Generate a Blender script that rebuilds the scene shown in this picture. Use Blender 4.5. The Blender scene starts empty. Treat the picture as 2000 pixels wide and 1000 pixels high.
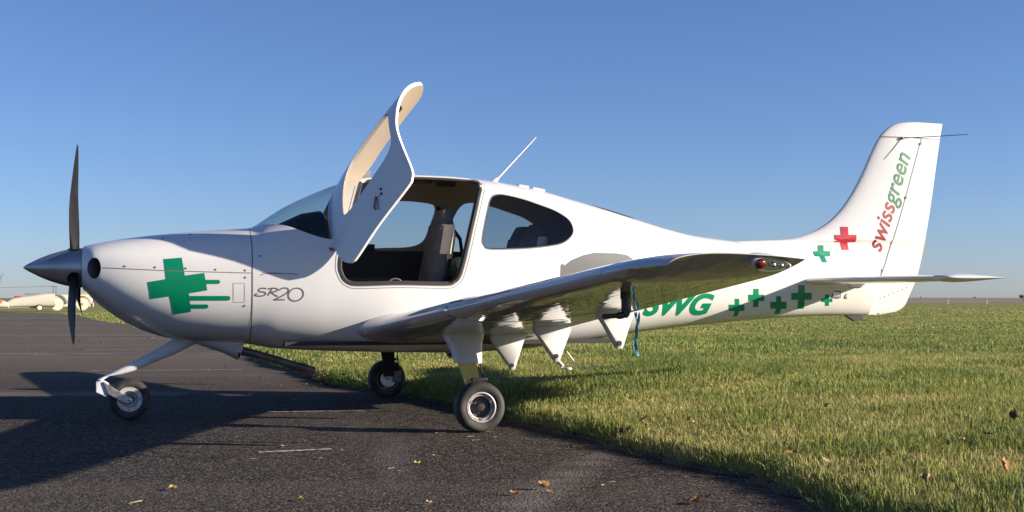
import bpy, bmesh, math, random
import numpy as np
from mathutils import Vector, Matrix
from mathutils.geometry import tessellate_polygon

# ------------------------------------------------------------------ camera, sky, sun, exposure
SC = bpy.context.scene
COL = SC.collection
PSI = 0.28                                  # the aircraft's nose is turned this far towards the camera
SUN_AZ, SUN_EL = math.radians(99.5), math.radians(16.0)   # azimuth clockwise from +Y
cam = bpy.data.cameras.new('camera')
cam.lens = 45.0; cam.sensor_width = 36.0
cam.shift_x, cam.shift_y = 0.0125, 0.043
cam.clip_start, cam.clip_end = 0.1, 20000.0
camo = bpy.data.objects.new('camera', cam); COL.objects.link(camo)
camo.location = (0, 0, 0.92); camo.rotation_euler = (math.radians(90), 0, 0)
SC.camera = camo
W = bpy.data.worlds.new('World'); SC.world = W; W.use_nodes = True
nt = W.node_tree
sky = nt.nodes.new('ShaderNodeTexSky'); sky.sky_type = 'NISHITA'
sky.sun_disc = False; sky.sun_elevation = SUN_EL; sky.sun_rotation = SUN_AZ
sky.altitude = 0; sky.air_density = 0.8; sky.dust_density = 0.3; sky.ozone_density = 5.0
bg = nt.nodes['Background']; bg.inputs['Strength'].default_value = 0.075
wb = nt.nodes.new('ShaderNodeMix'); wb.data_type = 'RGBA'; wb.blend_type = 'MULTIPLY'     # the camera's white balance
wb.inputs[0].default_value = 1.0; wb.inputs[7].default_value = (.96, .865, .945, 1)
nt.links.new(sky.outputs[0], wb.inputs[6]); nt.links.new(wb.outputs[2], bg.inputs['Color'])
sun = bpy.data.lights.new('sun', 'SUN'); sun.energy = 5.0; sun.angle = math.radians(0.5)
sun.color = (1.0, 0.88, 0.73)
suno = bpy.data.objects.new('sun', sun); COL.objects.link(suno)
sdir = Vector((math.sin(SUN_AZ)*math.cos(SUN_EL), math.cos(SUN_AZ)*math.cos(SUN_EL), math.sin(SUN_EL)))
suno.rotation_euler = (-sdir).to_track_quat('-Z', 'Y').to_euler(); suno.location = sdir*60
SC.view_settings.view_transform = 'Standard'; SC.view_settings.look = 'None'
SC.view_settings.gamma = 1; SC.view_settings.use_curve_mapping = False
SC.view_settings.exposure = 1.05
SC.cycles.max_bounces = 8; SC.cycles.transparent_max_bounces = 12
SC.cycles.caustics_reflective = False; SC.cycles.caustics_refractive = False

rnd = random.Random(7)
RNG = np.random.default_rng(11)

# ------------------------------------------------------------------ measured outlines, in aircraft metres (forward, up)
D = {'accessdoor': [(1.5894, 1.0462), (1.5073, 1.0464), (1.506, 0.9047), (1.5881, 0.9047)],
 'bars': [[(1.8008, 1.0705), (1.7008, 1.0708), (1.6952, 1.0696), (1.6904, 1.0663), (1.6871, 1.0614), (1.686, 1.0555), (1.6871, 1.0497), (1.6903, 1.0447),
           (1.6952, 1.0414), (1.7008, 1.0402), (1.8008, 1.04)],
          [(1.9219, 0.9505), (1.6278, 0.9506), (1.6215, 0.9493), (1.6159, 0.9456), (1.6124, 0.94), (1.6109, 0.9334), (1.6122, 0.9268), (1.6156, 0.9212), (1.6211, 0.9175),
           (1.6275, 0.9162), (1.9216, 0.9162)],
          [(1.9065, 0.8876), (1.7846, 0.8875), (1.779, 0.8864), (1.7741, 0.883), (1.7709, 0.8781), (1.7696, 0.8722), (1.7706, 0.8664), (1.7738, 0.8614), (1.7784, 0.8581),
           (1.7842, 0.8569), (1.9061, 0.857)]],
 'bolt0': [(-0.447, 0.4264)],
 'bolt1': [(-0.5309, 0.5289)],
 'bolt2': [(-0.503, 0.6599)],
 'cross': [(2.0945, 1.2236), (1.9625, 1.2357), (1.9408, 1.1024), (1.8008, 1.1219), (1.7784, 0.9924), (1.9111, 0.9695), (1.8945, 0.8321), (2.0195, 0.813),
           (2.0505, 0.9466), (2.1857, 0.9276), (2.2079, 1.0525), (2.0765, 1.0755)],
 'fair0': [(-0.2855, 0.6724), (-0.5854, 0.7093), (-0.5445, 0.6121), (-0.4713, 0.3911), (-0.447, 0.3915), (-0.354, 0.5169), (-0.2855, 0.6144)],
 'fair1': [(-0.3766, 0.745), (-0.6485, 0.7976), (-0.6409, 0.7076), (-0.5573, 0.4891), (-0.5271, 0.4895), (-0.4404, 0.6123), (-0.3766, 0.6986)],
 'fair2': [(-0.3614, 0.9077), (-0.616, 0.9387), (-0.6094, 0.8703), (-0.5296, 0.6255), (-0.4964, 0.6259), (-0.4107, 0.7688), (-0.3614, 0.8399)],
 'fintext': [(-4.2496, 1.3539), (-4.5599, 2.2455)],
 'forkarm': [(2.5295, 0.3), (2.4595, 0.2548), (2.347, 0.1792), (2.3168, 0.159), (2.3149, 0.1315), (2.347, 0.1224), (2.3846, 0.133), (2.4969, 0.2019)],
 'forkhead': [(2.583, 0.2954), (2.536, 0.3044), (2.4937, 0.2791), (2.4702, 0.2343), (2.4984, 0.1837), (2.5125, 0.181), (2.583, 0.2149)],
 'fplus': [[(-3.5931, 1.4113), (-3.6497, 1.412), (-3.6497, 1.3591), (-3.7143, 1.3598), (-3.7143, 1.3114), (-3.6497, 1.3108), (-3.6601, 1.2557), (-3.6034, 1.2553),
            (-3.5931, 1.3103), (-3.5442, 1.3098), (-3.5442, 1.358), (-3.5931, 1.3585)],
           [(-3.8237, 1.5805), (-3.8967, 1.5817), (-3.8967, 1.5076), (-3.9778, 1.5088), (-3.9778, 1.4439), (-3.8967, 1.4429), (-3.9124, 1.3736), (-3.8393, 1.3728),
            (-3.8237, 1.4419), (-3.7562, 1.4411), (-3.7562, 1.5057), (-3.8237, 1.5066)]],
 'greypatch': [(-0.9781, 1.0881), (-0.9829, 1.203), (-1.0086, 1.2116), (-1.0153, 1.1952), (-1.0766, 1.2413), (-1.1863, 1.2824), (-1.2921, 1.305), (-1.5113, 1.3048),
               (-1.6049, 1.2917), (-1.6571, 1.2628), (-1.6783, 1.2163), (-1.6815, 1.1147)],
 'mark': [(1.3915, 1.1042), (1.3502, 1.1177), (1.2, 1.1201), (1.113, 1.1127)],
 'mark2': [(1.3802, 1.1272), (1.2563, 1.1238), (1.1244, 1.1127)],
 'noseleg': [((2.0021, 0.6196), (1.8368, 0.5781)), ((2.0986, 0.5607), (2.0021, 0.4948)), ((2.2329, 0.4876), (2.1563, 0.435)), ((2.3851, 0.4055), (2.2901, 0.3744)),
             ((2.489, 0.3529), (2.3661, 0.3509)), ((2.5501, 0.3243), (2.4702, 0.3407)), ((2.5755, 0.313), (2.536, 0.3025))],
 'opening': [(0.7725, 1.118), (0.7419, 1.0753), (0.6838, 1.06), (0.35, 1.0513), (-0.0127, 1.0467), (-0.0779, 1.0628), (-0.1191, 1.1027), (-0.1559, 1.2143),
             (-0.2247, 1.4752), (-0.3014, 1.7041), (-0.3528, 1.8111), (-0.3633, 1.859), (-0.3366, 1.8808), (-0.226, 1.8892), (-0.0137, 1.8948), (0.1988, 1.8876),
             (0.4402, 1.88), (0.5523, 1.8662)],
 'plus': [[(-2.679, 0.931), (-2.7242, 0.9311), (-2.7333, 0.8801), (-2.7867, 0.88), (-2.8028, 0.8242), (-2.7493, 0.8244), (-2.7504, 0.7772), (-2.7049, 0.7775),
           (-2.7039, 0.8246), (-2.6404, 0.8248), (-2.6258, 0.8803), (-2.688, 0.8802)],
          [(-2.8609, 1.0177), (-2.9163, 1.0179), (-2.9199, 0.9668), (-2.9781, 0.9668), (-2.9864, 0.9111), (-2.927, 0.9111), (-2.9344, 0.8574), (-2.8788, 0.8576),
           (-2.8714, 0.9111), (-2.8194, 0.9111), (-2.8113, 0.9666), (-2.8644, 0.9667)],
          [(-3.1017, 0.9536), (-3.1545, 0.9537), (-3.1619, 0.9043), (-3.2162, 0.9042), (-3.2321, 0.8432), (-3.179, 0.8433), (-3.1786, 0.7978), (-3.1243, 0.7981),
           (-3.1247, 0.8435), (-3.0642, 0.8436), (-3.0474, 0.9043), (-3.109, 0.9043)],
          [(-3.3262, 1.0509), (-3.3961, 1.0512), (-3.3986, 0.9834), (-3.4727, 0.9835), (-3.479, 0.9223), (-3.4062, 0.9223), (-3.4151, 0.8427), (-3.345, 0.8429),
           (-3.3362, 0.9223), (-3.2635, 0.9223), (-3.2561, 0.9831), (-3.3287, 0.9832)],
          [(-3.6147, 0.9702), (-3.659, 0.9702), (-3.6629, 0.9337), (-3.698, 0.9337), (-3.7033, 0.9017), (-3.6681, 0.9017), (-3.6747, 0.8673), (-3.6317, 0.8674),
           (-3.6238, 0.9017), (-3.5853, 0.9018), (-3.5815, 0.9337), (-3.6186, 0.9337)]],
 'rearwin': [(-0.3658, 1.3205), (-0.324, 1.348), (-0.3132, 1.4001), (-0.3482, 1.5469), (-0.3961, 1.6813), (-0.4284, 1.7337), (-0.4699, 1.7571), (-0.5472, 1.7602),
             (-0.6982, 1.731), (-0.8276, 1.6924), (-0.9594, 1.6498), (-1.0464, 1.6057), (-1.0991, 1.5601), (-1.1173, 1.5009), (-1.1058, 1.4541), (-1.0521, 1.4025),
             (-0.9885, 1.3719), (-0.8946, 1.3535), (-0.7352, 1.3342), (-0.559, 1.3233)],
 'screws': [(2.3679, 1.1694), (2.1532, 1.1625), (1.9334, 1.1557), (1.7195, 1.147), (1.5036, 1.1421), (1.5036, 1.0885), (1.5056, 0.8778), (1.5063, 0.6467),
            (2.0948, 1.3823), (1.8946, 1.4177), (1.394, 1.2504)],
 'script': [[(1.3479, 1.0063), (1.3526, 1.0067), (1.3589, 1.0074), (1.3662, 1.0082), (1.374, 1.0087), (1.381, 1.0089), (1.3869, 1.0084), (1.3913, 1.0071),
             (1.3952, 1.0052), (1.3986, 1.0028), (1.4013, 1.0003), (1.4035, 0.9977), (1.4047, 0.9955), (1.4051, 0.9934), (1.4045, 0.9912), (1.4034, 0.9891),
             (1.4016, 0.987), (1.3992, 0.9852), (1.3962, 0.9837), (1.3919, 0.9826), (1.3866, 0.9819), (1.3807, 0.9815), (1.3744, 0.981), (1.369, 0.9804),
             (1.3647, 0.9794), (1.3611, 0.9781), (1.3581, 0.9765), (1.3556, 0.9748), (1.3539, 0.9729), (1.353, 0.9709), (1.3531, 0.9687), (1.3541, 0.9662),
             (1.3566, 0.9632), (1.3598, 0.9601), (1.3636, 0.9571), (1.368, 0.9545), (1.3727, 0.9526), (1.3784, 0.9513), (1.3853, 0.9504), (1.3926, 0.95),
             (1.4001, 0.9499), (1.4068, 0.95), (1.4125, 0.9504), (1.4176, 0.951), (1.4222, 0.952), (1.4262, 0.9533), (1.4297, 0.9547), (1.4318, 0.9563), (1.4326, 0.9579),
             (1.4313, 0.9597), (1.4282, 0.9619), (1.424, 0.9643), (1.4195, 0.9665), (1.4153, 0.9684), (1.4127, 0.9697)],
            [(1.3371, 0.9547), (1.3061, 1.0074)],
            [(1.3376, 1.0031), (1.333, 1.004), (1.3268, 1.0053), (1.3193, 1.0068), (1.3116, 1.0082), (1.3042, 1.0092), (1.2975, 1.0096), (1.2917, 1.0093),
             (1.2854, 1.0085), (1.2797, 1.0073), (1.2747, 1.0058), (1.2705, 1.004), (1.268, 1.0021), (1.2672, 0.9998), (1.2675, 0.9971), (1.269, 0.994), (1.2713, 0.991),
             (1.2745, 0.9883), (1.2784, 0.986), (1.284, 0.9841), (1.2911, 0.9825), (1.2992, 0.9812), (1.307, 0.98), (1.3136, 0.9791), (1.3185, 0.9784)],
            [(1.312, 0.9773), (1.31, 0.9756), (1.3072, 0.9731), (1.3039, 0.9702), (1.3, 0.9671), (1.2961, 0.964), (1.2921, 0.9612), (1.2873, 0.9585), (1.2821, 0.9555),
             (1.2764, 0.9527), (1.2712, 0.95), (1.2665, 0.9478), (1.2634, 0.9462)],
            [(1.2574, 0.9935), (1.2548, 0.9953), (1.2512, 0.9979), (1.2469, 1.001), (1.2422, 1.0041), (1.2371, 1.0067), (1.2323, 1.0086), (1.2273, 1.0098),
             (1.2215, 1.0106), (1.2158, 1.011), (1.2103, 1.011), (1.205, 1.0106), (1.2007, 1.0097), (1.197, 1.0084), (1.1935, 1.0066), (1.1903, 1.0043), (1.1879, 1.0017),
             (1.1864, 0.9988), (1.1859, 0.9958), (1.1862, 0.9924), (1.1873, 0.9888), (1.1892, 0.9849), (1.1919, 0.9808), (1.1956, 0.9765), (1.2004, 0.972),
             (1.2066, 0.9673), (1.2145, 0.9621), (1.2231, 0.9568), (1.2322, 0.9515), (1.2414, 0.9465), (1.2496, 0.9419), (1.2578, 0.9375), (1.2667, 0.9332),
             (1.2752, 0.9292), (1.283, 0.9256), (1.2899, 0.9226), (1.2947, 0.9203)],
            [(1.2947, 0.9214), (1.2125, 0.9225)],
            [(1.0779, 0.9813), (1.0757, 0.9705), (1.0765, 0.9592), (1.0798, 0.948), (1.0862, 0.9375), (1.0953, 0.9283), (1.106, 0.9209), (1.118, 0.9156), (1.131, 0.9129),
             (1.144, 0.9127), (1.1562, 0.9152), (1.1672, 0.9201), (1.1762, 0.9273), (1.1828, 0.9363), (1.1865, 0.9466), (1.1875, 0.9578), (1.1852, 0.9691),
             (1.1802, 0.98), (1.1726, 0.9899), (1.1625, 0.9983), (1.1511, 1.0046), (1.1384, 1.0087), (1.1253, 1.0102), (1.1126, 1.009), (1.1009, 1.0053),
             (1.0912, 0.9992), (1.0833, 0.9911), (1.0779, 0.9813)]],
 'shieldlow': [(1.2925, 1.4999), (1.1865, 1.4847), (1.0424, 1.428), (0.9381, 1.3931), (0.8546, 1.378)],
 'swg': [(-1.7775, 0.796), (-2.4718, 0.8011), (-2.4506, 0.9769)]}

def pchip(xs, ys):
    xs=np.asarray(xs,float); ys=np.asarray(ys,float)
    if xs[0]>xs[-1]: xs,ys=xs[::-1],ys[::-1]
    h=np.diff(xs); d=np.diff(ys)/h; m=np.zeros_like(xs)
    for i in range(1,len(xs)-1):
        if d[i-1]*d[i]>0:
            w1=2*h[i]+h[i-1]; w2=h[i]+2*h[i-1]
            m[i]=(w1+w2)/(w1/d[i-1]+w2/d[i])
    m[0]=d[0]; m[-1]=d[-1]
    def f(x):
        x=np.clip(np.asarray(x,float),xs[0],xs[-1])
        i=np.clip(np.searchsorted(xs,x)-1,0,len(xs)-2)
        u=(x-xs[i])/h[i]
        return ((2*u**3-3*u**2+1)*ys[i]+(u**3-2*u**2+u)*h[i]*m[i]
                +(-2*u**3+3*u**2)*ys[i+1]+(u**3-u**2)*h[i]*m[i+1])
    return f
TOP=[(2.656,1.335),(2.5,1.368),(2.347,1.394),(2.079,1.430),(1.768,1.458),(1.50,1.479),(1.425,1.488),(1.332,1.548),(1.17,1.655),(.967,1.757),(.761,1.843),(.594,1.892),(.384,1.925),(.129,1.940),(-.086,1.938),(-.304,1.927),(-.48,1.910),(-.748,1.874),(-.973,1.836),(-1.201,1.781),(-1.432,1.724),(-1.665,1.663),(-1.902,1.597),(-2.141,1.534),(-2.383,1.484),(-2.628,1.455),(-2.875,1.430),(-3.126,1.405),(-3.483,1.37),(-3.9,1.31),(-4.30,1.22)]
BOT=[(2.656,.985),(2.6,.92),(2.536,.865),(2.347,.738),(2.156,.655),(2.002,.615),(1.768,.592),(1.452,.575),(1.251,.540),(.552,.505),(-.173,.490),(-.569,.501),(-1.201,.551),(-1.665,.617),(-2.141,.675),(-2.628,.717),(-3.126,.756),(-3.637,.777),(-4.161,.784),(-4.30,.79)]
WID=[(2.656,.33),(2.60,.385),(2.5,.42),(2.3,.465),(2.0,.51),(1.45,.575),(.9,.635),(.3,.665),(-.2,.662),(-.6,.635),(-1.2,.535),(-2.0,.375),(-2.8,.245),(-3.5,.155),(-4.16,.075),(-4.3,.05)]
ZC=[(2.656,1.16),(2.0,1.12),(1.45,1.12),(.5,1.15),(-.6,1.15),(-1.5,1.12),(-3,1.08),(-4.3,1.02)]
NU=[(2.656,2.6),(2.0,2.7),(1.5,2.7),(1.2,2.45),(.7,2.6),(-.5,2.6),(-1.5,2.2),(-4.3,2.0)]
NL=[(2.656,2.3),(2.0,2.5),(1.45,2.8),(.5,3.1),(-.6,2.9),(-1.5,2.5),(-4.3,2.1)]
fT,fB,fW,fZ,fU,fL=[pchip(*zip(*sorted(L))) for L in (TOP,BOT,WID,ZC,NU,NL)]
def side_s(t,z,off=0.0):
    "half width of the fuselage skin at station t and height z"
    zc=fZ(t); up=z>=zc
    hh=np.where(up,fT(t)-zc,zc-fB(t))-off; n=np.where(up,fU(t),fL(t))
    q=np.clip(np.abs(z-zc)/hh,0,1)
    return (fW(t)-off)*(1-q**n)**(1/n)


# ------------------------------------------------------------------ materials
def mat(name, color, rough=0.5, metal=0.0, coat=0.0, spec=0.5, noise=None, bump=None):
    m = bpy.data.materials.new(name); m.use_nodes = True
    n = m.node_tree.nodes; l = m.node_tree.links; b = n['Principled BSDF']
    b.inputs['Base Color'].default_value = (*color, 1); b.inputs['Roughness'].default_value = rough
    b.inputs['Metallic'].default_value = metal; b.inputs['Coat Weight'].default_value = coat
    b.inputs['Coat Roughness'].default_value = 0.04
    b.inputs['Specular IOR Level'].default_value = spec
    tc = n.new('ShaderNodeTexCoord')
    if noise:                                  # (scale, second colour, low, high)
        t = n.new('ShaderNodeTexNoise'); t.inputs['Scale'].default_value = noise[0]; t.inputs['Detail'].default_value = 5
        l.new(tc.outputs['Object'], t.inputs['Vector'])
        r = n.new('ShaderNodeMapRange'); r.inputs[1].default_value = noise[2]; r.inputs[2].default_value = noise[3]
        l.new(t.outputs[0], r.inputs[0])
        x = n.new('ShaderNodeMix'); x.data_type = 'RGBA'
        x.inputs[6].default_value = (*color, 1); x.inputs[7].default_value = (*noise[1], 1)
        l.new(r.outputs[0], x.inputs[0]); l.new(x.outputs[2], b.inputs['Base Color'])
    if bump:                                   # (scale, strength, distance)
        t = n.new('ShaderNodeTexNoise'); t.inputs['Scale'].default_value = bump[0]; t.inputs['Detail'].default_value = 4
        l.new(tc.outputs['Object'], t.inputs['Vector'])
        u = n.new('ShaderNodeBump'); u.inputs['Strength'].default_value = bump[1]; u.inputs['Distance'].default_value = bump[2]
        l.new(t.outputs[0], u.inputs['Height']); l.new(u.outputs[0], b.inputs['Normal'])
    return m

def glass(name, tint, rough=0.02):
    m = bpy.data.materials.new(name); m.use_nodes = True
    n = m.node_tree.nodes; l = m.node_tree.links; n.clear()
    o = n.new('ShaderNodeOutputMaterial'); t = n.new('ShaderNodeBsdfTransparent'); g = n.new('ShaderNodeBsdfGlossy')
    t.inputs['Color'].default_value = (*tint, 1); g.inputs['Roughness'].default_value = rough
    f = n.new('ShaderNodeFresnel'); q = n.new('ShaderNodeNewGeometry')       # same reflectance from either side of the sheet
    r = n.new('ShaderNodeMapRange'); r.inputs[3].default_value = 1.45; r.inputs[4].default_value = 1/1.45
    l.new(q.outputs['Backfacing'], r.inputs[0]); l.new(r.outputs[0], f.inputs['IOR'])
    x = n.new('ShaderNodeMixShader'); l.new(f.outputs[0], x.inputs[0]); l.new(t.outputs[0], x.inputs[1]); l.new(g.outputs[0], x.inputs[2])
    l.new(x.outputs[0], o.inputs[0])
    return m

def wing_mat():
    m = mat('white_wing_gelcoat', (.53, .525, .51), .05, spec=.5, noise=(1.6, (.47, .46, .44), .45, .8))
    n = m.node_tree.nodes; l = m.node_tree.links; b = n['Principled BSDF']
    tc = n.new('ShaderNodeTexCoord'); mp = n.new('ShaderNodeMapping'); mp.inputs['Scale'].default_value = (9, 1.3, 4); l.new(tc.outputs['Object'], mp.inputs['Vector'])
    t = n.new('ShaderNodeTexNoise'); t.inputs['Scale'].default_value = 1.0; t.inputs['Detail'].default_value = 2; l.new(mp.outputs[0], t.inputs['Vector'])
    u = n.new('ShaderNodeBump'); u.inputs['Strength'].default_value = .30; u.inputs['Distance'].default_value = .02
    l.new(t.outputs[0], u.inputs['Height']); l.new(u.outputs[0], b.inputs['Normal']); return m
M = {}
M['white'] = mat('white_gelcoat', (.72, .71, .69), .25, coat=.4, noise=(2.2, (.66, .645, .615), .45, .8))
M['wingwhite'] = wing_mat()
M['liner'] = mat('beige_liner', (.40, .325, .235), .85, bump=(60, .2, .004))
M['trim'] = mat('dark_trim', (.030, .028, .027), .7)
M['black'] = mat('black_rubber', (.014, .014, .015), .55)
M['tyre'] = mat('tyre_rubber', (.022, .021, .02), .75, noise=(9, (.085, .08, .072), .42, .75), bump=(60, .3, .003))
M['seam'] = mat('seam_grey', (.16, .16, .17), .6)
M['spinner'] = mat('brushed_spinner', (.52, .515, .52), .36, metal=.85, noise=(6, (.40, .40, .41), .4, .7), bump=(30, .12, .003))
M['blade'] = mat('dark_blade', (.008, .008, .009), .6, spec=.2, noise=(7, (.016, .016, .016), .45, .7))
M['green'] = mat('green_vinyl', (.0, .22, .105), .3, coat=.3)
M['red'] = mat('red_vinyl', (.44, .014, .030), .4)
M['textgreen'] = mat('green_lettering', (.010, .125, .058), .4)
M['textred'] = mat('red_lettering', (.25, .012, .023), .4)
M['grey'] = mat('grey_lettering', (.14, .13, .13), .5)
M['primer'] = mat('yellow_primer', (.74, .62, .17), .5, noise=(14, (.58, .47, .13), .5, .75))
M['steel'] = mat('brushed_steel', (.55, .54, .52), .32, metal=.85, noise=(20, (.3, .28, .26), .5, .7))
M['rim'] = mat('painted_rim', (.60, .57, .55), .40, metal=.3, noise=(30, (.33, .29, .26), .48, .7))
M['hubgrey'] = mat('hub_grey_blue', (.11, .115, .14), .5, noise=(30, (.05, .045, .05), .45, .7))
M['rust'] = mat('rusty_nut', (.055, .035, .025), .7, metal=.4)
M['legwhite'] = mat('white_leg_paint', (.66, .68, .70), .35, noise=(12, (.55, .56, .57), .45, .7))
M['pipe'] = mat('sooty_pipe', (.20, .19, .18), .5, metal=.5, noise=(8, (.09, .08, .075), .4, .7))
M['pitot'] = mat('pitot_blue_black', (.035, .042, .060), .35, metal=.5)
M['chrome'] = mat('chrome', (.75, .74, .72), .12, metal=1.0)
M['redlens'] = mat('red_lens', (.16, .010, .012), .1, coat=1)
M['seatgrey'] = mat('grey_seat_fabric', (.070, .072, .080), .9, noise=(5, (.12, .123, .135), .40, .70), bump=(20, .8, .03))
M['seatcream'] = mat('cream_leather', (.72, .58, .40), .6)
M['bag'] = mat('green_bag_fabric', (.006, .026, .019), .6, bump=(18, .8, .02))
M['ribbon'] = mat('turquoise_ribbon', (.035, .20, .25), .6)
M['tab'] = mat('bare_aluminium_tab', (.22, .225, .24), .5)
M['glass'] = glass('cabin_glass', (.66, .70, .72))
M['shield'] = glass('windshield_glass', (.70, .76, .78))
M['lens'] = glass('lamp_lens', (.92, .92, .92))
M['duct'] = mat('grey_duct', (.10, .10, .105), .6)
M['faint'] = mat('faint_seam', (.42, .42, .43), .6)
M['greypatch'] = mat('plain_grey_patch', (.085, .087, .094), .6, noise=(5, (.078, .08, .086), .45, .7))  # even grey area coloured onto the skin above the wing root
M['dark'] = mat('dark_void', (.012, .012, .013), .9)

# ------------------------------------------------------------------ object helpers
def tag(o, label=None, cat=None, group=None, kind=None):
    for k, v in (('label', label), ('category', cat), ('group', group), ('kind', kind)):
        if v: o[k] = v
    return o

def finish(me, sharp=35.0):
    me.update()
    me.polygons.foreach_set('use_smooth', [True]*len(me.polygons))
    me.set_sharp_from_angle(angle=math.radians(sharp))

def link(name, me, m=None, parent=None, sharp=35.0):
    if m is not None and not len(me.materials): me.materials.append(m)
    o = bpy.data.objects.new(name, me); COL.objects.link(o)
    if parent is not None: o.parent = parent
    if sharp: finish(me, sharp)
    return o

def empty(name, loc=(0, 0, 0), rz=0.0, **kw):
    o = bpy.data.objects.new(name, None); COL.objects.link(o)
    o.location = loc; o.rotation_euler = (0, 0, rz); o.empty_display_size = .2
    return tag(o, **kw)

class MB:
    "collects simple shapes and links them as one mesh object"
    def __init__(s): s.v = []; s.f = []
    def add(s, vs, fs):
        k = len(s.v); s.v += [tuple(map(float, p)) for p in vs]; s.f += [tuple(i+k for i in f) for f in fs]; return s
    def rings(s, R, cap=True, closed=True):  # consecutive rings of points joined by quads
        R = [list(r) for r in R]; n = len(R[0]); vs = [p for r in R for p in r]; fs = []
        for i in range(len(R)-1):
            for j in range(n if closed else n-1):
                a, b = i*n+j, i*n+(j+1) % n
                fs.append((a, b, b+n, a+n))
        if cap:
            fs.append(tuple(range(n))[::-1]); fs.append(tuple(range((len(R)-1)*n, len(R)*n)))
        return s.add(vs, fs)
    def box(s, c, d, rot=None):
        vs = []
        for x in (-.5, .5):
            for y in (-.5, .5):
                for z in (-.5, .5):
                    p = Vector((x*d[0], y*d[1], z*d[2]))
                    if rot: p = rot @ p
                    vs.append(p+Vector(c))
        return s.add(vs, [(0, 1, 3, 2), (4, 6, 7, 5), (0, 4, 5, 1), (2, 3, 7, 6), (0, 2, 6, 4), (1, 5, 7, 3)])
    def tube(s, pts, r, n=10, flat=1.0, side=None):
        pts = [Vector(p) for p in pts]; rr = r if hasattr(r, '__len__') else [r]*len(pts)
        R = []; u = None
        for i, p in enumerate(pts):
            t = (pts[min(i+1, len(pts)-1)]-pts[max(i-1, 0)]).normalized()
            if u is None:
                u = Vector(side) if side else (Vector((0, 0, 1)) if abs(t.z) < .9 else Vector((1, 0, 0)))
            u = (u-t*u.dot(t)).normalized(); w = t.cross(u)
            R.append([p+(u*math.cos(a)+w*math.sin(a)*flat)*rr[i] for a in [2*math.pi*k/n for k in range(n)]])
        return s.rings(R)
    def lathe(s, prof, o=(0, 0, 0), axis='y', n=32, cap=True):
        "prof: (along axis, radius)"
        R = []
        for h, r in prof:
            r = max(r, 1e-4); ring = []
            for k in range(n):
                a = 2*math.pi*k/n; c, q = math.cos(a)*r, math.sin(a)*r
                p = {'y': (c, h, q), 'x': (h, c, q), 'z': (c, q, h)}[axis]
                ring.append((p[0]+o[0], p[1]+o[1], p[2]+o[2]))
            R.append(ring)
        return s.rings(R, cap)
    def prism(s, poly, s0, s1):
        "poly in (t,z), extruded along the span"
        n = len(poly)
        vs = [(t, s0, z) for t, z in poly]+[(t, s1, z) for t, z in poly]
        fs = [tuple(range(n)), tuple(range(n, 2*n))[::-1]]+[(i, i+n, (i+1) % n+n, (i+1) % n) for i in range(n)]
        return s.add(vs, fs)
    def mesh(s, name):
        me = bpy.data.meshes.new(name); me.from_pydata(s.v, [], s.f); me.update()
        bm = bmesh.new(); bm.from_mesh(me); bmesh.ops.recalc_face_normals(bm, faces=bm.faces); bm.to_mesh(me); bm.free()
        return me
    def build(s, name, m, parent=None, sharp=35.0, bevel=0.0):
        o = link(name, s.mesh(name), m, parent, sharp)
        if bevel:
            b = o.modifiers.new('bevel', 'BEVEL'); b.width = bevel; b.segments = 2; b.limit_method = 'ANGLE'; b.angle_limit = math.radians(40)
        return o

def boolean(o, cutter, op):
    md = o.modifiers.new('b', 'BOOLEAN'); md.object = cutter; md.operation = op; md.solver = 'EXACT'
    md.material_mode = 'TRANSFER'
    dg = bpy.context.evaluated_depsgraph_get()
    me = bpy.data.meshes.new_from_object(o.evaluated_get(dg), preserve_all_data_layers=False, depsgraph=dg)
    o.modifiers.clear(); old = o.data; o.data = me; bpy.data.meshes.remove(old)
def drop(*os):
    for o in os:
        me = o.data; bpy.data.objects.remove(o); bpy.data.meshes.remove(me)

def smooth_loop(P, n=6):
    P = np.array(P, float); N = len(P); out = []
    for i in range(N):
        p0, p1, p2, p3 = P[i-1], P[i], P[(i+1) % N], P[(i+2) % N]
        for u in np.linspace(0, 1, n, endpoint=False):
            out.append(tuple(.5*(2*p1+(p2-p0)*u+(2*p0-5*p1+4*p2-p3)*u*u+(3*p1-p0-3*p2+p3)*u**3)))
    return out
def smooth_line(P, n=6):
    P = [np.array(p, float) for p in P]; out = []
    for i in range(len(P)-1):
        p0, p1, p2, p3 = P[max(i-1, 0)], P[i], P[i+1], P[min(i+2, len(P)-1)]
        for u in np.linspace(0, 1, n, endpoint=False):
            out.append(tuple(.5*(2*p1+(p2-p0)*u+(2*p0-5*p1+4*p2-p3)*u*u+(3*p1-p0-3*p2+p3)*u**3)))
    return out+[tuple(P[-1])]
def offset_poly(P, d):
    P = np.array(P); N = len(P); T = np.roll(P, -1, 0)-np.roll(P, 1, 0); T /= np.linalg.norm(T, axis=1)[:, None]+1e-9
    A = .5*np.sum(P[:, 0]*np.roll(P[:, 1], -1)-np.roll(P[:, 0], -1)*P[:, 1])
    nrm = np.stack([T[:, 1], -T[:, 0]], 1)*(1 if A > 0 else -1)
    return [tuple(p) for p in P+nrm*d]

# ------------------------------------------------------------------ the aircraft
AC = empty('light_aircraft', (-.611, 10.534, 0), math.pi+PSI,
           label='white low-wing light aircraft with green crosses, cabin door swung up, parked at the apron edge', cat='aircraft')

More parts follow.
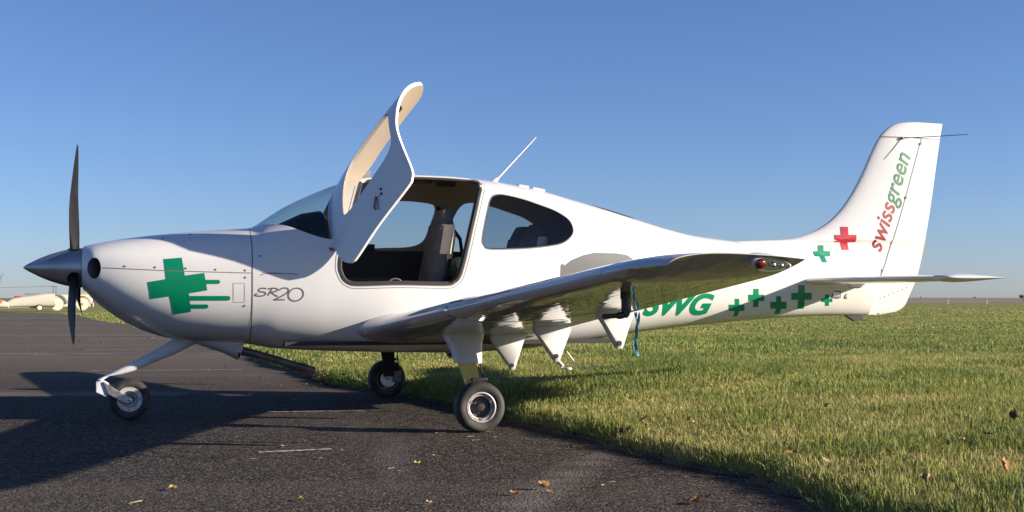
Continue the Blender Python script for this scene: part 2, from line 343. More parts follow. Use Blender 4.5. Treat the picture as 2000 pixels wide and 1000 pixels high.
NA = 112
def ring(t, off=0.0):
    a = np.linspace(0, 2*np.pi, NA, endpoint=False)+1e-3
    c, q = np.cos(a), np.sin(a); up = q >= 0
    n = np.where(up, fU(t), fL(t)); zc = float(fZ(t))
    h = np.where(up, float(fT(t))-zc, zc-float(fB(t)))-off; w = float(fW(t))-off
    y = w*np.sign(c)*np.abs(c)**(2/n); z = zc+h*np.sign(q)*np.abs(q)**(2/n)
    k = np.clip((-t-3.5)/.6, 0, 1)**2                      # the tail end leans with the rudder hinge
    return [(t-.27*(zz-.79)*k, yy, zz) for yy, zz in zip(y, z)]
def loft(name, ts, off, m, lip=None):
    R = [ring(t, off) for t in ts]
    if lip:                                               # rounded front rim
        t0 = ts[0]; base = np.array(R[0]); ctr = base.mean(0)
        pre = []
        for d, k in lip:
            p = ctr+(base-ctr)*k; p[:, 0] = t0+d; pre.append([tuple(x) for x in p])
        R = pre+R
    return MB().rings(R).build(name, m, sharp=0)

ts_f = list(np.concatenate([np.linspace(1.447, -1.9, 150), np.linspace(-1.94, -4.12, 70)]))
ts_i = list(np.linspace(1.40, -1.85, 90))
body = loft('fuselage', ts_f, 0, M['white'])
inner = loft('inner', ts_i, .024, M['liner'])
boolean(body, inner, 'DIFFERENCE')

_o = [q for q in D['opening'] if q[1] < 1.84 and q[0] < .72]+[]
OPEN_SIDE = smooth_line([(.80, 1.15), (.775, 1.09), (.735, 1.055), (.66, 1.043)]+_o[1:], 5)     # front corner, sill, aft edge
OPEN_SIDE = OPEN_SIDE+smooth_line([(-.372, 1.86), (-.388, 1.92)], 4)
OPEN_FRONT = smooth_line([(.555, 1.905), (.60, 1.82), (.655, 1.69), (.72, 1.50), (.775, 1.33), (.80, 1.22), (.80, 1.15)], 5)
OPEN = OPEN_SIDE+[(-.39, 2.06), (.53, 2.06)]+OPEN_FRONT[:-1]
ROOF_EDGE = .10
REARWIN = smooth_loop(D['rearwin'], 4)
DOORWIN = smooth_loop([(.545, 1.40), (.52, 1.375), (.43, 1.362), (.20, 1.372), (.04, 1.378), (-.07, 1.40), (-.135, 1.45), (-.175, 1.56), (-.205, 1.68),
                       (-.19, 1.735), (-.10, 1.758), (.10, 1.768), (.24, 1.758), (.33, 1.715), (.42, 1.61), (.49, 1.50)], 5)
SHIELD = [(1.44, 1.505)]+smooth_line(D['shieldlow'], 4)[:-1]+[(.853, 1.385), (.838, 1.40), (.815, 1.50), (.765, 1.66), (.70, 1.83), (.67, 1.90), (.66, 2.1), (1.50, 2.1)]
SHIELD = [p for p in SHIELD]

def door_cutter(d, m):
    "side outline of the door, with its roof corners rounded in plan"
    P = offset_poly(OPEN, d)
    if d < 0: P = [(t-.085*max(0, min(1, (z-1.5)/.4)) if t < -.2 else t, z) for t, z in P]
    y0 = ROOF_EDGE-d if d < 0 else .235
    c = MB().prism(P, y0, 1.2).build('cut', m, sharp=0)
    x0, x1, r = (-.475 if d < 0 else -.40), .64, (.20 if d < 0 else .10)
    P = [(x1, 1.3), (x0, 1.3)]+[(x0+r-r*math.cos(a), y0+r-r*math.sin(a)) for a in np.linspace(0, math.pi/2, 9)]+[(x1-r*1.6+r*1.6*math.sin(a), y0+r-r*math.cos(a)) for a in np.linspace(0, math.pi/2, 9)]
    top = MB().rings([[(x, y, z) for x, y in P] for z in (1.80, 2.2)])
    low = MB().rings([[(x, y, z) for x, y in [(1.2, 1.3), (-.8, 1.3), (-.8, -.1), (1.2, -.1)]] for z in (.5, 1.80)])
    a_ = top.build('cut', m, sharp=0); b_ = low.build('cut', m, sharp=0); boolean(a_, b_, 'UNION'); boolean(c, a_, 'INTERSECT'); drop(a_, b_)
    return c
def prism_obj(poly, s0, s1, m): return MB().prism(poly, s0, s1).build('cut', m, sharp=0)
shell = body.copy(); shell.data = body.data.copy(); COL.objects.link(shell)          # skin before any opening
thin = loft('thin', list(np.linspace(1.44, -1.5, 120)), .005, M['glass'])
thin_i = loft('thin_i', list(np.linspace(1.43, -1.49, 120)), .011, M['glass'])
boolean(thin, thin_i, 'DIFFERENCE')
def panel(poly, s0, s1, m, name, parent):
    o = thin.copy(); o.data = thin.data.copy(); COL.objects.link(o)
    c = prism_obj(poly, s0, s1, m); boolean(o, c, 'INTERSECT'); drop(c)
    o.data.materials.clear(); o.data.materials.append(m)
    o.data.polygons.foreach_set('material_index', [0]*len(o.data.polygons))
    bm = bmesh.new(); bm.from_mesh(o.data)                 # keep the outer sheet only
    bad = []
    for f in bm.faces:
        p = f.calc_center_median(); h_ = 1.15
        if f.normal.dot(Vector((0, p.y, (p.z-h_)))) <= 0.02 or abs(f.normal.x) > .93: bad.append(f)
    bmesh.ops.delete(bm, geom=bad, context='FACES'); bm.to_mesh(o.data); bm.free()
    o.name = name; o.parent = parent; finish(o.data, 30); return o

c = door_cutter(0, M['white']); boolean(body, c, 'DIFFERENCE'); drop(c)
cut_mats = [(REARWIN, .03, 1.2, M['white']), (REARWIN, -1.2, -.03, M['white']),
            (DOORWIN, -1.2, -.03, M['white']), (SHIELD, -1.2, 1.2, M['white'])]
for poly, a, b, m in cut_mats:
    c = prism_obj(poly, a, b, m); boolean(body, c, 'DIFFERENCE'); drop(c)
body.parent = AC; finish(body.data, 32)
FUS = body

panel(REARWIN, .03, 1.2, M['glass'], 'rear_window', AC)
panel(REARWIN, -1.2, -.03, M['glass'], 'rear_window', AC)
panel(DOORWIN, -1.2, -.03, M['glass'], 'door_window', AC)
panel(SHIELD, -1.2, 1.2, M['shield'], 'windshield', AC)

# the port door: cut from the same skin, then swung about its two hinges
door = shell.copy(); door.data = shell.data.copy(); COL.objects.link(door)
c = door_cutter(-.004, M['white']); boolean(door, c, 'INTERSECT'); drop(c)
c = prism_obj(DOORWIN, .03, 1.2, M['liner']); boolean(door, c, 'DIFFERENCE'); drop(c)
door.name = 'cabin_door'; door.parent = AC; tag(door, label='port cabin door swung up and forward')
dglass = panel(DOORWIN, .03, 1.2, M['lens'], 'door_window', door)
HL, HU, HA = Vector((.8237, .5835, 1.2893)), Vector((.5273, .1132, 1.8316)), -1.1825
SW = Matrix.Translation(HL) @ Matrix.Rotation(HA, 4, (HU-HL).normalized()) @ Matrix.Translation(-HL)
def swing(o): o.data.transform(SW); return o
swing(door); swing(dglass); finish(door.data, 32)
drop(inner, shell, thin, thin_i)

# ------------------------------------------------------------------ flat shapes laid on the port skin
def skin_pt(t, z, off): return (t, float(side_s(t, z))+off, z)
def decal(name, polys, m, parent, surf=skin_pt, off=.0016, step=.03):
    bm = bmesh.new()
    for P in polys:
        vs = [bm.verts.new((t, 0, z)) for t, z in P]
        for tri in tessellate_polygon([[Vector((t, z, 0)) for t, z in P]]): bm.faces.new([vs[i] for i in tri])
    return drape(name, bm, m, parent, surf, off, step)
def drape(name, bm, m, parent, surf=skin_pt, off=.0016, step=.03):
    bmesh.ops.triangulate(bm, faces=bm.faces)
    for ax in (0, 2):
        lo = min(v.co[ax] for v in bm.verts); hi = max(v.co[ax] for v in bm.verts); x = lo+step
        while x < hi:
            no = [0, 0, 0]; no[ax] = 1; co = [0, 0, 0]; co[ax] = x
            bmesh.ops.bisect_plane(bm, geom=bm.verts[:]+bm.edges[:]+bm.faces[:], plane_co=co, plane_no=no); x += step
    for v in bm.verts: v.co = surf(v.co.x, v.co.z, off)
    for f in bm.faces: f.normal_update()
    for f in bm.faces:
        if f.normal.y < 0: f.normal_flip()
    me = bpy.data.meshes.new(name); bm.to_mesh(me); bm.free()
    return link(name, me, m, parent, 60)
def stroke(name, lines, w, m, parent, surf=skin_pt, off=.0016):
    "thin flat lines following the skin"
    mb = MB()
    for L in lines:
        P = np.array(L, float); D2 = []
        for i in range(len(P)-1):                              # resample
            k = max(1, int(np.linalg.norm(P[i+1]-P[i])/.03)); D2 += [P[i]+(P[i+1]-P[i])*u/k for u in range(k)]
        P = np.array(D2+[P[-1]]); T = np.gradient(P, axis=0); T /= np.linalg.norm(T, axis=1)[:, None]+1e-9
        N = np.stack([-T[:, 1], T[:, 0]], 1)*w/2; n = len(P)
        vs = [surf(*(P[i]+N[i]), off) for i in range(n)]+[surf(*(P[i]-N[i]), off) for i in range(n)]
        mb.add(vs, [(i, i+1, n+i+1, n+i) for i in range(n-1)])
    return mb.build(name, m, parent, 60)

decal('green_cross', [D['cross']], M['green'], AC)
for b in D['bars']: decal('cross_bar', [b], M['green'], AC, off=.0022)
for p in D['plus']: decal('small_green_cross', [p], M['green'], AC)
stroke('script_lettering', D['script'], .0095, M['grey'], AC)
stroke('thin_scuff_line', [smooth_line(D['mark'])], .005, M['grey'], AC)
stroke('faint_scuff_line', [smooth_line(D['mark2'])], .003, M['seam'], AC)

def text_bm(txt, shear=.0, bold=.0, spacing=1.0):
    cu = bpy.data.curves.new('lettering', 'FONT'); cu.body = txt; cu.shear = shear; cu.offset = bold; cu.size = 1; cu.space_character = spacing
    o = bpy.data.objects.new('lettering', cu); COL.objects.link(o)
    dg = bpy.context.evaluated_depsgraph_get(); me = bpy.data.meshes.new_from_object(o.evaluated_get(dg))
    bpy.data.objects.remove(o); bpy.data.curves.remove(cu)
    bm = bmesh.new(); bm.from_mesh(me); bpy.data.meshes.remove(me)
    return bm
def place_text(bm, o, ex, ey):
    "text x runs along ex, text y along ey, both in (t,z)"
    for v in bm.verts:
        x, y = v.co.x, v.co.y
        v.co = (o[0]+ex[0]*x+ey[0]*y, 0, o[1]+ex[1]*x+ey[1]*y)
    return bm
bm = text_bm('SWG', .30, .042, .97)
x0 = min(v.co.x for v in bm.verts); x1 = max(v.co.x for v in bm.verts); y1 = max(v.co.y for v in bm.verts)
A, B, T = D['swg']; L = (B[0]-A[0])/(x1-x0)
hgt = (T[1]-B[1])/y1
place_text(bm, (A[0]-L*x0, A[1]), (L, (B[1]-A[1])/(x1-x0)), (.0, hgt))
drape('registration_lettering', bm, M['green'], AC)

# ------------------------------------------------------------------ cowling, spinner, propeller
ts_c = [2.656, 2.645, 2.63]+list(np.linspace(2.60, 1.453, 64))
cowl = loft('cowling', ts_c, 0, M['white'], lip=[(.022, .80), (.020, .90), (.012, .97)])
for sg in (1, -1):
    mb = MB(); ax = Vector((1, .75*sg, 0)).normalized(); sd = Vector((-ax.y, ax.x, 0))
    cc = Vector((2.592, .385*sg, 1.155)); R = []
    for d in (-.16, .12):
        R.append([cc+ax*d+sd*math.cos(a)*.052+Vector((0, 0, 1))*math.sin(a)*.078 for a in np.linspace(0, 2*np.pi, 32, endpoint=False)])
    c = mb.rings(R).build('cut', M['duct'], sharp=0); boolean(cowl, c, 'DIFFERENCE'); drop(c)
    MB().rings([[cc+ax*d+sd*math.cos(a)*r1+Vector((0, 0, 1))*math.sin(a)*(r1+.026) for a in np.linspace(0, 2*np.pi, 24, endpoint=False)]
                for d, r1 in ((-.13, .045), (-.125, .03))]).build('intake_baffle', M['steel'], AC)
cowl.parent = AC; finish(cowl.data, 32)
stroke('cowling_seam', [[(2.525, 1.158), (2.055, 1.137), (1.46, 1.122)]], .005, M['seam'], cowl)
stroke('cowling_seam', [[(1.4515, z) for z in np.linspace(.63, 1.455, 30)]], .008, M['seam'], cowl)
ad = D['accessdoor']
stroke('access_door_seam', [smooth_loop(offset_poly(ad, 0), 1)+[ad[0]]], .0045, M['faint'], cowl)
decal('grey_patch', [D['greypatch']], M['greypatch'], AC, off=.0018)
for t, z in D['screws']:
    y = float(side_s(t, z)); MB().lathe([(-.004, .008), (.0015, .008), (.0025, .005)], (t, y, z), n=12).build('screw', M['grey'], cowl)

# cooling-air outlet under the cowling
R = []
for t, zb, w in ((1.87, .592, .10), (1.80, .572, .15), (1.70, .533, .18), (1.60, .490, .195), (1.52, .447, .20)):
    ring_ = []
    for a in np.linspace(0, 2*np.pi, 28, endpoint=False):
        z = .65+(zb-.65)*abs(math.sin(a))**.8*(1 if math.sin(a) < 0 else -.02/.2)
        ring_.append((t-(.10*(z-.447)/.2 if t < 1.53 else 0)*(-1 if t < 1.53 else 0)*-.6, w*math.copysign(abs(math.cos(a))**.7, math.cos(a)), z))
    R.append(ring_)
MB().rings(R).build('cooling_outlet', M['white'], cowl)
MB().box((1.515, 0, .53), (.012, .33, .12)).build('outlet_mouth', M['dark'], cowl)
for s in (-.09, .10):
    MB().tube([(1.60, s, .56), (1.50, s, .530), (1.2, s, .442), (.92, s, .358+(s-.1)*.18)], .028, 14).build('exhaust_pipe', M['pipe'], AC)

PX = (2.72, 0, 1.170)
MB().lathe([(2.678, .10), (2.678, .150), (2.70, .1515), (2.745, .148), (2.80, .137), (2.86, .121), (2.92, .101), (2.98, .076), (3.03, .051), (3.07, .030), (3.098, .012), (3.109, .001)],
           (0, 0, 1.166), 'x', 40).build('spinner', M['spinner'], AC)
MB().lathe([(2.62, .145), (2.676, .145)], (0, 0, 1.166), 'x', 32).build('spinner_backplate', M['black'], AC)
def blade(ang):
    R = []; n = 20
    for r in (.10, .14, .18, .25, .35, .45, .55, .65, .75, .83, .89, .92, .936):
        ch = float(np.interp(r, [.10, .16, .25, .42, .6, .75, .87, .92, .936], [.075, .082, .108, .135, .130, .108, .076, .045, .010]))
        tk = float(np.interp(r, [.10, .16, .25, .45, .75, .936], [.07, .06, .035, .022, .012, .004]))
        be = math.radians(float(np.interp(r, [.1, .3, .5, .75, .936], [50, 36, 26, 18, 14])))
        sw = float(np.interp(r, [.1, .5, .936], [0, .008, -.022]))
        pr = []
        for k in range(n):
            a = 2*math.pi*k/n; u = math.cos(a)*ch/2; v = math.sin(a)*tk/2*(1 if math.sin(a) > 0 else .55)
            tang = u*math.cos(be)-v*math.sin(be); fw = u*math.sin(be)+v*math.cos(be)+sw
            rad = Vector((0, math.sin(ang), math.cos(ang))); tg = Vector((0, math.cos(ang), -math.sin(ang)))
            pr.append(Vector((2.735, 0, 1.166))+rad*r+tg*tang+Vector((1, 0, 0))*fw)
        R.append(pr)
    b = MB().rings(R).build('propeller_blade', M['blade'], AC)
    rad = Vector((0, math.sin(ang), math.cos(ang)))
    c0 = Vector((2.735, 0, 1.166))+rad*.130; side = rad.cross(Vector((1, 0, 0)))
    MB().rings([[c0+rad*h+Vector((1, 0, 0))*math.cos(a)*.052+side*math.sin(a)*.058 for a in np.linspace(0, 2*np.pi, 24, endpoint=False)] for h in (0, .016)]
               ).build('blade_root_seal', M['black'], b)
for k in range(3): blade(.115+k*2*math.pi/3)

# ------------------------------------------------------------------ fin and rudder
fin_le = pchip([1.10, 1.36, 1.425, 1.446, 1.452, 1.466, 1.504, 1.566, 1.68, 1.831, 2.044, 2.257, 2.40, 2.47, 2.517, 2.545, 2.556],
               [-2.4, -2.5, -2.62, -2.90, -3.1, -3.33, -3.483, -3.637, -3.793, -3.924, -4.056, -4.161, -4.241, -4.305, -4.375, -4.45, -4.53])
fin_te = pchip([.784, .79, .807, .863, .958, 1.137, 2.556], [-4.20, -4.30, -4.402, -4.509, -4.563, -4.644, -4.917])
hinge = pchip([.784, 1.056, 1.159, 2.41, 2.6], [-4.13, -4.204, -4.255, -4.682, -4.745])
def fin_half(t, z):
    le = fin_le(z) if z > 1.1 else -2.4
    te = fin_te(z); d = max(le-t, 0.0); c = max(le-te, .05)
    T = .040+.020*max(0, (2.5-z)/1.2)+.052*math.exp(-max(z-1.25, 0)/.12)
    if z < 1.1: T = .062+.02*(z-.8)
    f = min(.55, .42*c)
    if d < f: return float(T*math.sqrt(max(0, 1-(1-d/f)**2)))
    return float(T*(1-.90*(d-f)/max(c-f, .05)))
def fin_grid(z0, z1, ta, tb, nz, nc, name, m):
    R = []
    for z in (z0+(z1-z0)*k/nz for k in range(nz+1)):
        a, b = float(ta(z)), float(tb(z)); us = [(1-math.cos(math.pi*k/nc/2)) for k in range(nc+1)]
        up = [(a+(b-a)*u) for u in us]
        R.append([(t, fin_half(t, z)+.0008, z) for t in up]+[(t, -fin_half(t, z)-.0008, z) for t in reversed(up)])
    return MB().rings(R).build(name, m, AC, 40)
zs = 2.408
fin_grid(1.20, zs, fin_le, lambda z: hinge(z)+.005, 90, 30, 'vertical_fin', M['white'])
rud = fin_grid(.786, zs, lambda z: hinge(z)-.003, fin_te, 60, 16, 'rudder', M['white'])
fin_grid(zs+.006, 2.555, fin_le, fin_te, 26, 24, 'rudder_horn', M['white']).parent = rud
def fin_pt(t, z, off): return (t, fin_half(t, z)+.0008+off, z)
for p, m in zip(D['fplus'], ('green', 'red')):
    decal('small_green_cross' if m == 'green' else 'red_cross', [p], M[m], AC, surf=lambda t, z, o: (t, max(fin_half(t, z)+.0008 if z > 1.2 else 0, float(side_s(t, z)))+o, z), off=.003)
A, B = D['fintext']; A = Vector(A); B = Vector(B)
d = (B-A); up_ = Vector((d.y, -d.x)).normalized()               # towards the leading edge
if up_.x < 0: up_ = -up_
bm1 = text_bm('swissgreen', .22, .017, 1.0)
x0 = min(v.co.x for v in bm1.verts); x1 = max(v.co.x for v in bm1.verts); bm1.free()
ex = d/(x1-x0); ey = up_*ex.length*1.10
bs = text_bm('swiss', .22, .017, 1.0); place_text(bs, A-ex*x0, ex, ey)
adv = text_bm('swissg', .22, .017, 1.0); gx = sorted(v.co.x for v in adv.verts); adv.free()
bg_ = text_bm('green', .22, .017, 1.0); gx1 = max(v.co.x for v in bg_.verts)
place_text(bg_, A-ex*x0+ex*(x1-gx1), ex, ey)
drape('fin_lettering', bs, M['textred'], AC, fin_pt); drape('fin_lettering', bg_, M['textgreen'], AC, fin_pt)
MB().prism([(-4.668, 1.507), (-4.742, 1.507), (-4.742, 1.318), (-4.64, 1.318)], -.004, .004).build('trim_tab', M['tab'], rud)
MB().tube([(-4.20, .066, .79+.0), (-4.20, .066, .80)], .01).build('hinge_bolt', M['grey'], rud)
stroke('rudder_gap', [[(float(hinge(z))+.001, z) for z in np.linspace(.80, zs, 40)]], .010, M['seam'], rud, surf=lambda t, z, o: (t, max(fin_half(t, z), 0)+.0012+o, z))
stroke('rudder_gap', [[(float(t), zs+.003) for t in np.linspace(-4.25, -4.68, 14)]], .007, M['trim'], rud, surf=lambda t, z, o: (t, fin_half(t, z)+.0012+o, z))
for t, z in ((-4.222, 1.0), (-4.46, 1.86), (-4.63, 2.36)):
    MB().lathe([(-.01, .014), (.008, .012)], (float(hinge(z)), fin_half(float(hinge(z)), z), z), n=12).build('hinge_bolt', M['grey'], rud)
for k in range(7):
    t, z = -4.25-.047*k, .935+.0165*k
    MB().lathe([(-.004, .0055), (.002, .0055)], (t, fin_half(t, z)+.0006, z), n=8).build('rivet', M['seam'], rud)
for s in (1, -1):
    w = MB().tube([(-4.46, .045*s, 2.402), (-4.70, .20*s, 2.408), (-4.94, .355*s, 2.416)], [.0045, .004, .003], 8)
    w.lathe([(-.014, .004), (-.008, .014), (.008, .014), (.014, .004)], (-4.46, .05*s, 2.402), n=12)
    w.build('navigation_antenna', M['grey'], AC)
MB().prism([(-3.88, .79), (-3.985, .727), (-4.02, .728), (-4.075, .756), (-4.08, .79)], -.02, .02).build('tail_skid', M['black'], AC, bevel=.004)
for t, z, a, b in ((-3.735, .97, .095, .065), (-3.842, .955, .025, .045)):
    y = float(side_s(t, z))
    fr = MB().box((t, y, z), (a, .012, b)).build('static_port_plate', M['seam'], AC, bevel=.003)
    MB().box((t, y+.006, z), (a*.72, .006, b*.62)).build('plate_window', M['steel'], fr)

# ------------------------------------------------------------------ airfoil surfaces
def naca(u, thick, camber=.02):
    yt = 5*thick*(.2969*math.sqrt(u)-.126*u-.3516*u*u+.2843*u**3-.1015*u**4)
    yc = camber/.16*(.8*u-u*u) if u < .4 else camber/.36*(.2+.8*u-u*u)
    return yc+yt, yc-yt
def section(le, te, s, zl, zt, th, u0, u1, camber=.02, n=22, kz=None):
    "closed loop between chord fractions u0 and u1"
    us = [u0+(u1-u0)*(1-math.cos(math.pi*k/n))/2 for k in range(n+1)]
    def P(u, up):
        c = le-te; a, b = naca(u, th, camber); z = zl+(zt-zl)*u+(a if up else b)*c
        if kz: z = kz(u, z, zl+(zt-zl)*u+naca(u, th, camber)[0]*c)
        return (le-c*u, s, z)
    top = [P(u, True) for u in reversed(us)]; bot = [P(u, False) for u in us]
    if u0 <= 1e-6: bot = bot[1:]
    return top+bot
def cuff(s): return min(1, max(0, (s-2.62)/.03))          # the drooped leading edge of the outer panel
def w_le(s): return .600+(.297-.600)*(s-.62)/(5.3-.62)+.42*max(0, .95-s)**2+.022*(cuff(s)-.5)
def w_te(s): return -.80+.347*(s-.62)/(5.4-.62)
def w_z(s): return .703+.0795*(s-.62)-.012*cuff(s)
def w_zt(s): return w_z(s)-.055*(1-(s-.6)/5.5)
def w_th(s): return .150-.015*(s/5.4)+.05*max(0, .8-s)
def wing_part(name, s0, s1, u0, u1, ns, side, parent, m):
    R = [section(w_le(s), w_te(s), s*side, w_z(s), w_zt(s), w_th(s), u0, u1) for s in sorted(set(list(np.linspace(s0, s1, ns))+[q for q in (2.62, 2.65) if s0 < q < s1]))]
    return MB().rings(R).build(name, m, parent, 40)
def wing_low(s, t):
    u = (w_le(s)-t)/(w_le(s)-w_te(s)); return w_z(s)+(w_zt(s)-w_z(s))*u+naca(max(u, 0), w_th(s))[1]*(w_le(s)-w_te(s))
for side in (1, -1):
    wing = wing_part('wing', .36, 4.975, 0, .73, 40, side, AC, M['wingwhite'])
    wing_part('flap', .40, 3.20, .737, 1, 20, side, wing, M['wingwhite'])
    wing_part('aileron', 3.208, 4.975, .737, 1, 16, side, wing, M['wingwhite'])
    R = []
    for k in range(18):
        q = math.sin(k/17*math.pi/2); s = 4.98+.445*q; e = max(.06, 1-q**1.7)
        le = w_le(s)-.10*q**4; te = w_te(s)+.02*q
        R.append(section(le, te, s*side, w_z(s)-.010*q, w_zt(s)+.026*q*q, w_th(s), 0, 1,
                 kz=lambda u, z, top, e=e, q=q: top-.010*math.sin(math.pi*u)*q+(z-top)*max(e, .02)))
    MB().rings(R).build('wing_tip', M['wingwhite'], wing, 50)
    # position and strobe lights let into the tip
    if True:
        o = Vector((-.285, 5.385*side, 1.074)); u = Vector((1, .05*side, .05)).normalized(); v = Vector((0, .30*side, 1)).normalized(); wv = Vector((0, side, -.30)).normalized()
        def alm(k, d, n=28):
            out = []
            for a in np.linspace(0, 2*np.pi, n, endpoint=False):
                x, y = math.cos(a), math.sin(a); out.append(o+u*(.088*k*x)+v*(.029*k*y*(1+.25*x))+wv*d)
            return out
        lp = MB().rings([alm(1.12, -.06), alm(1.10, .012), alm(1.0, .018), alm(.97, .010)]).build('wing_tip_light', M['wingwhite'], wing)
        MB().rings([alm(.97, .006), alm(.96, .0115)]).build('reflector', M['chrome'], lp)
        def ball(c, r, nm, m, fl=.6):
            MB().rings([[o+u*c+wv*(.012+r*fl*math.sin(b))+(u*math.cos(a)+v*math.sin(a)*.9)*r*math.cos(b) for a in np.linspace(0, 2*np.pi, 18, endpoint=False)]
                        for b in np.linspace(0, 1.5, 8)]).build(nm, m, lp)
        ball(.052, .026, 'red_bulb' if side > 0 else 'green_bulb', M['redlens'] if side > 0 else M['green'])
        ball(-.005, .017, 'strobe_bulb', M['chrome'], 1.0); ball(-.045, .013, 'clear_bulb', M['steel'], 1.0)
        MB().rings([alm(1-.9*math.sin(b)**2*.98, .016+.016*math.sin(b)) for b in np.linspace(0, 1.4, 6)]).build('lens', M['lens'], lp)
    # flap hinge fairings
    for k, s in ((0, .98), (1, 1.78), (2, 3.05)):
        P = D['fair%d' % k]; n = len(P)
        ctr = np.mean(P, 0)
        P = [(t, min(z, wing_low(s, max(t, w_te(s)))+.02) if z > wing_low(s, max(t, w_te(s))) else z) for t, z in P]
        inn = [(ctr[0]+(t-ctr[0])*.86, ctr[1]+(z-ctr[1])*.86) for t, z in P]
        mb = MB()
        R = [[(t, s*side-.030, z) for t, z in inn], [(t, s*side-.020, z) for t, z in P], [(t, s*side+.020, z) for t, z in P], [(t, s*side+.030, z) for t, z in inn]]
        hf = mb.rings(R).build('flap_hinge_fairing', M['white'], wing, 40)
        bt, bz = D['bolt%d' % k][0]
        MB().lathe([(-.036, .016), (.036, .016), (.037, .010)], (bt, s*side, bz), n=14).build('hinge_bolt', M['rust'], hf)
    # main gear
    R = []
    for z, a, b, s, th in ((.72, .20, -.15, 1.32, .085), (.65, .175, -.125, 1.36, .080), (.60, .148, -.108, 1.385, .070), (.54, .128, -.098, 1.42, .058), (.47, .112, -.090, 1.45, .050)):
        R.append([((a+b)/2+(a-b)/2*math.copysign(abs(math.cos(q))**.8, math.cos(q)), (s+th*math.sin(q))*side, z) for q in np.linspace(0, 2*np.pi, 28, endpoint=False)])
    MB().rings(R).build('gear_leg_fairing', M['white'], wing, 40)
    R = []
    for z, a, b, s in ((.52, .105, -.035, 1.445), (.40, .075, -.045, 1.505), (.28, .045, -.055, 1.555), (.20, .035, -.055, 1.575)):
        R.append([(a, (s-.016)*side, z), (a, (s+.016)*side, z+.004), (b, (s+.016)*side, z+.004), (b, (s-.016)*side, z)])
    MB().rings(R).build('main_gear_leg', M['primer'] if side > 0 else M['black'], AC, 40, bevel=.004)
    ax = (-.006, 0, .1765); y = 1.68*side
    whl = empty('main_wheel', (ax[0], y, ax[2])); whl.parent = AC
    def lp_(pr, nm, m, n=40): return MB().lathe([(h*side, r) for h, r in pr], (0, 0, 0), 'y', n, nm not in ('tyre', 'rim', 'hub')).build(nm, m, whl, 40)
    lp_([(-.062, .106), (-.070, .120), (-.074, .140), (-.069, .158), (-.056, .170), (-.035, .1755), (-.020, .177), (.020, .177), (.035, .1755), (.056, .170), (.069, .158), (.074, .140), (.070, .120), (.062, .106)], 'tyre', M['tyre'], 56)
    lp_([(-.06, .104), (-.06, .108), (.058, .108), (.066, .106), (.068, .099), (.060, .094), (.050, .091), (.056, .086), (.054, .080), (.034, .076), (.030, .074)], 'rim', M['rim'], 48)
    lp_([(-.03, .078), (.012, .077), (.012, .050), (.020, .046), (.022, .036), (.022, .002)], 'hub', M['hubgrey'], 32)
    lp_([(.02, .034), (.050, .032), (.058, .026), (.060, .014)], 'axle_nut', M['rust'], 6)
    for q in range(3):
        a = q*2*math.pi/3+.5
        MB().box((math.cos(a)*.083, .055*side, math.sin(a)*.083), (.018, .008, .018)).build('rim_bolt', M['steel'], whl)
    MB().lathe([(-.09*side, .075), (-.078*side, .075)], (ax[0], y, ax[2]), n=28).build('brake_disc', M['steel'], AC)
    MB().box((-.085, y-.095*side, .20), (.07, .06, .11)).build('brake_caliper', M['pipe'], AC, bevel=.006)
    MB().box((-.03, 1.60*side, .362), (.11, .05, .022)).build('gear_leg_bracket', M['black'], AC, bevel=.004)
    MB().tube([(-.006, 1.56*side, .20), (-.006, 1.70*side, .1765)], .022, 12).build('axle', M['steel'], AC)
    MB().tube(smooth_line([(-.07, 1.44*side, .50), (-.075, 1.50*side, .42), (-.085, 1.54*side, .34), (-.09, 1.58*side, .25)], 4), .006, 8).build('brake_hose', M['black'], AC)
# underside details
mb = MB(); s = 4.56
MB().tube([(.045, s, wing_low(s, .045)+.02), (.045, s, .925)], .027, 14, .45, (1, 0, 0)).build('pitot_mast', M['black'], AC)
MB().tube(smooth_line([(.042, s, .93), (.042, s, .872), (.052, s, .852), (.08, s, .845), (.165, s, .842)], 5), [.026]*6+[.024]*5+[.017]*5+[.0115]*4+[.009], 14, .55, (1, 0, 0)).build('pitot_tube', M['pitot'], AC)
MB().tube([(-.92, .40, .53), (-.965, .455, .462), (-1.02, .52, .384)], .017, 12).build('boarding_step', M['white'], AC)
MB().lathe([(-.008, .030), (.0, .034), (.01, .03)], (-1.055, .545, .367), 'z', 20).build('step_pad', M['white'], AC)
MB().tube(smooth_line([(-1.19, 0, .58), (-1.215, 0, .511), (-1.256, 0, .454), (-1.353, 0, .338), (-1.40, 0, .335), (-1.502, 0, .355)], 5), .0045, 8).build('belly_antenna', M['legwhite'], AC)
MB().lathe([(-.02, .014), (.0, .016)], (.26, 1.35, wing_low(1.35, .26)), 'z', 14).build('drain_valve', M['grey'], AC)

# tailplane
h_le = lambda s: -3.385-.105*s
h_te = lambda s: -4.14-.01*s
def h_part(name, s0, s1, u0, u1, side, parent, th=.10):
    R = [section(h_le(s), h_te(s), s*side, 1.092, 1.092, th-.01*s, u0, u1, 0.0, 16) for s in np.linspace(s0, s1, 10)]
    return MB().rings(R).build(name, M['white'], parent, 40)
for side in (1, -1):
    st = h_part('tailplane', .02, 1.80, 0, .66, side, AC)
    el = h_part('elevator', .14, 1.80, .67, 1, side, AC)
    R = []
    for k in range(12):
        q = k/11; s = 1.808+.145*math.sin(q*math.pi/2); e = max(math.cos(q*math.pi/2), .04)
        R.append(section(h_le(s)-.05*(1-e)+.014, h_te(s)+.0, s*side, 1.092, 1.092, .118*e, 0, 1, 0.0, 16))
    MB().rings(R).build('elevator_horn', M['white'], el, 50)
    MB().box((-3.94, .10*side, 1.045), (.14, .05, .02)).build('elevator_bracket', M['steel'], el, bevel=.004)

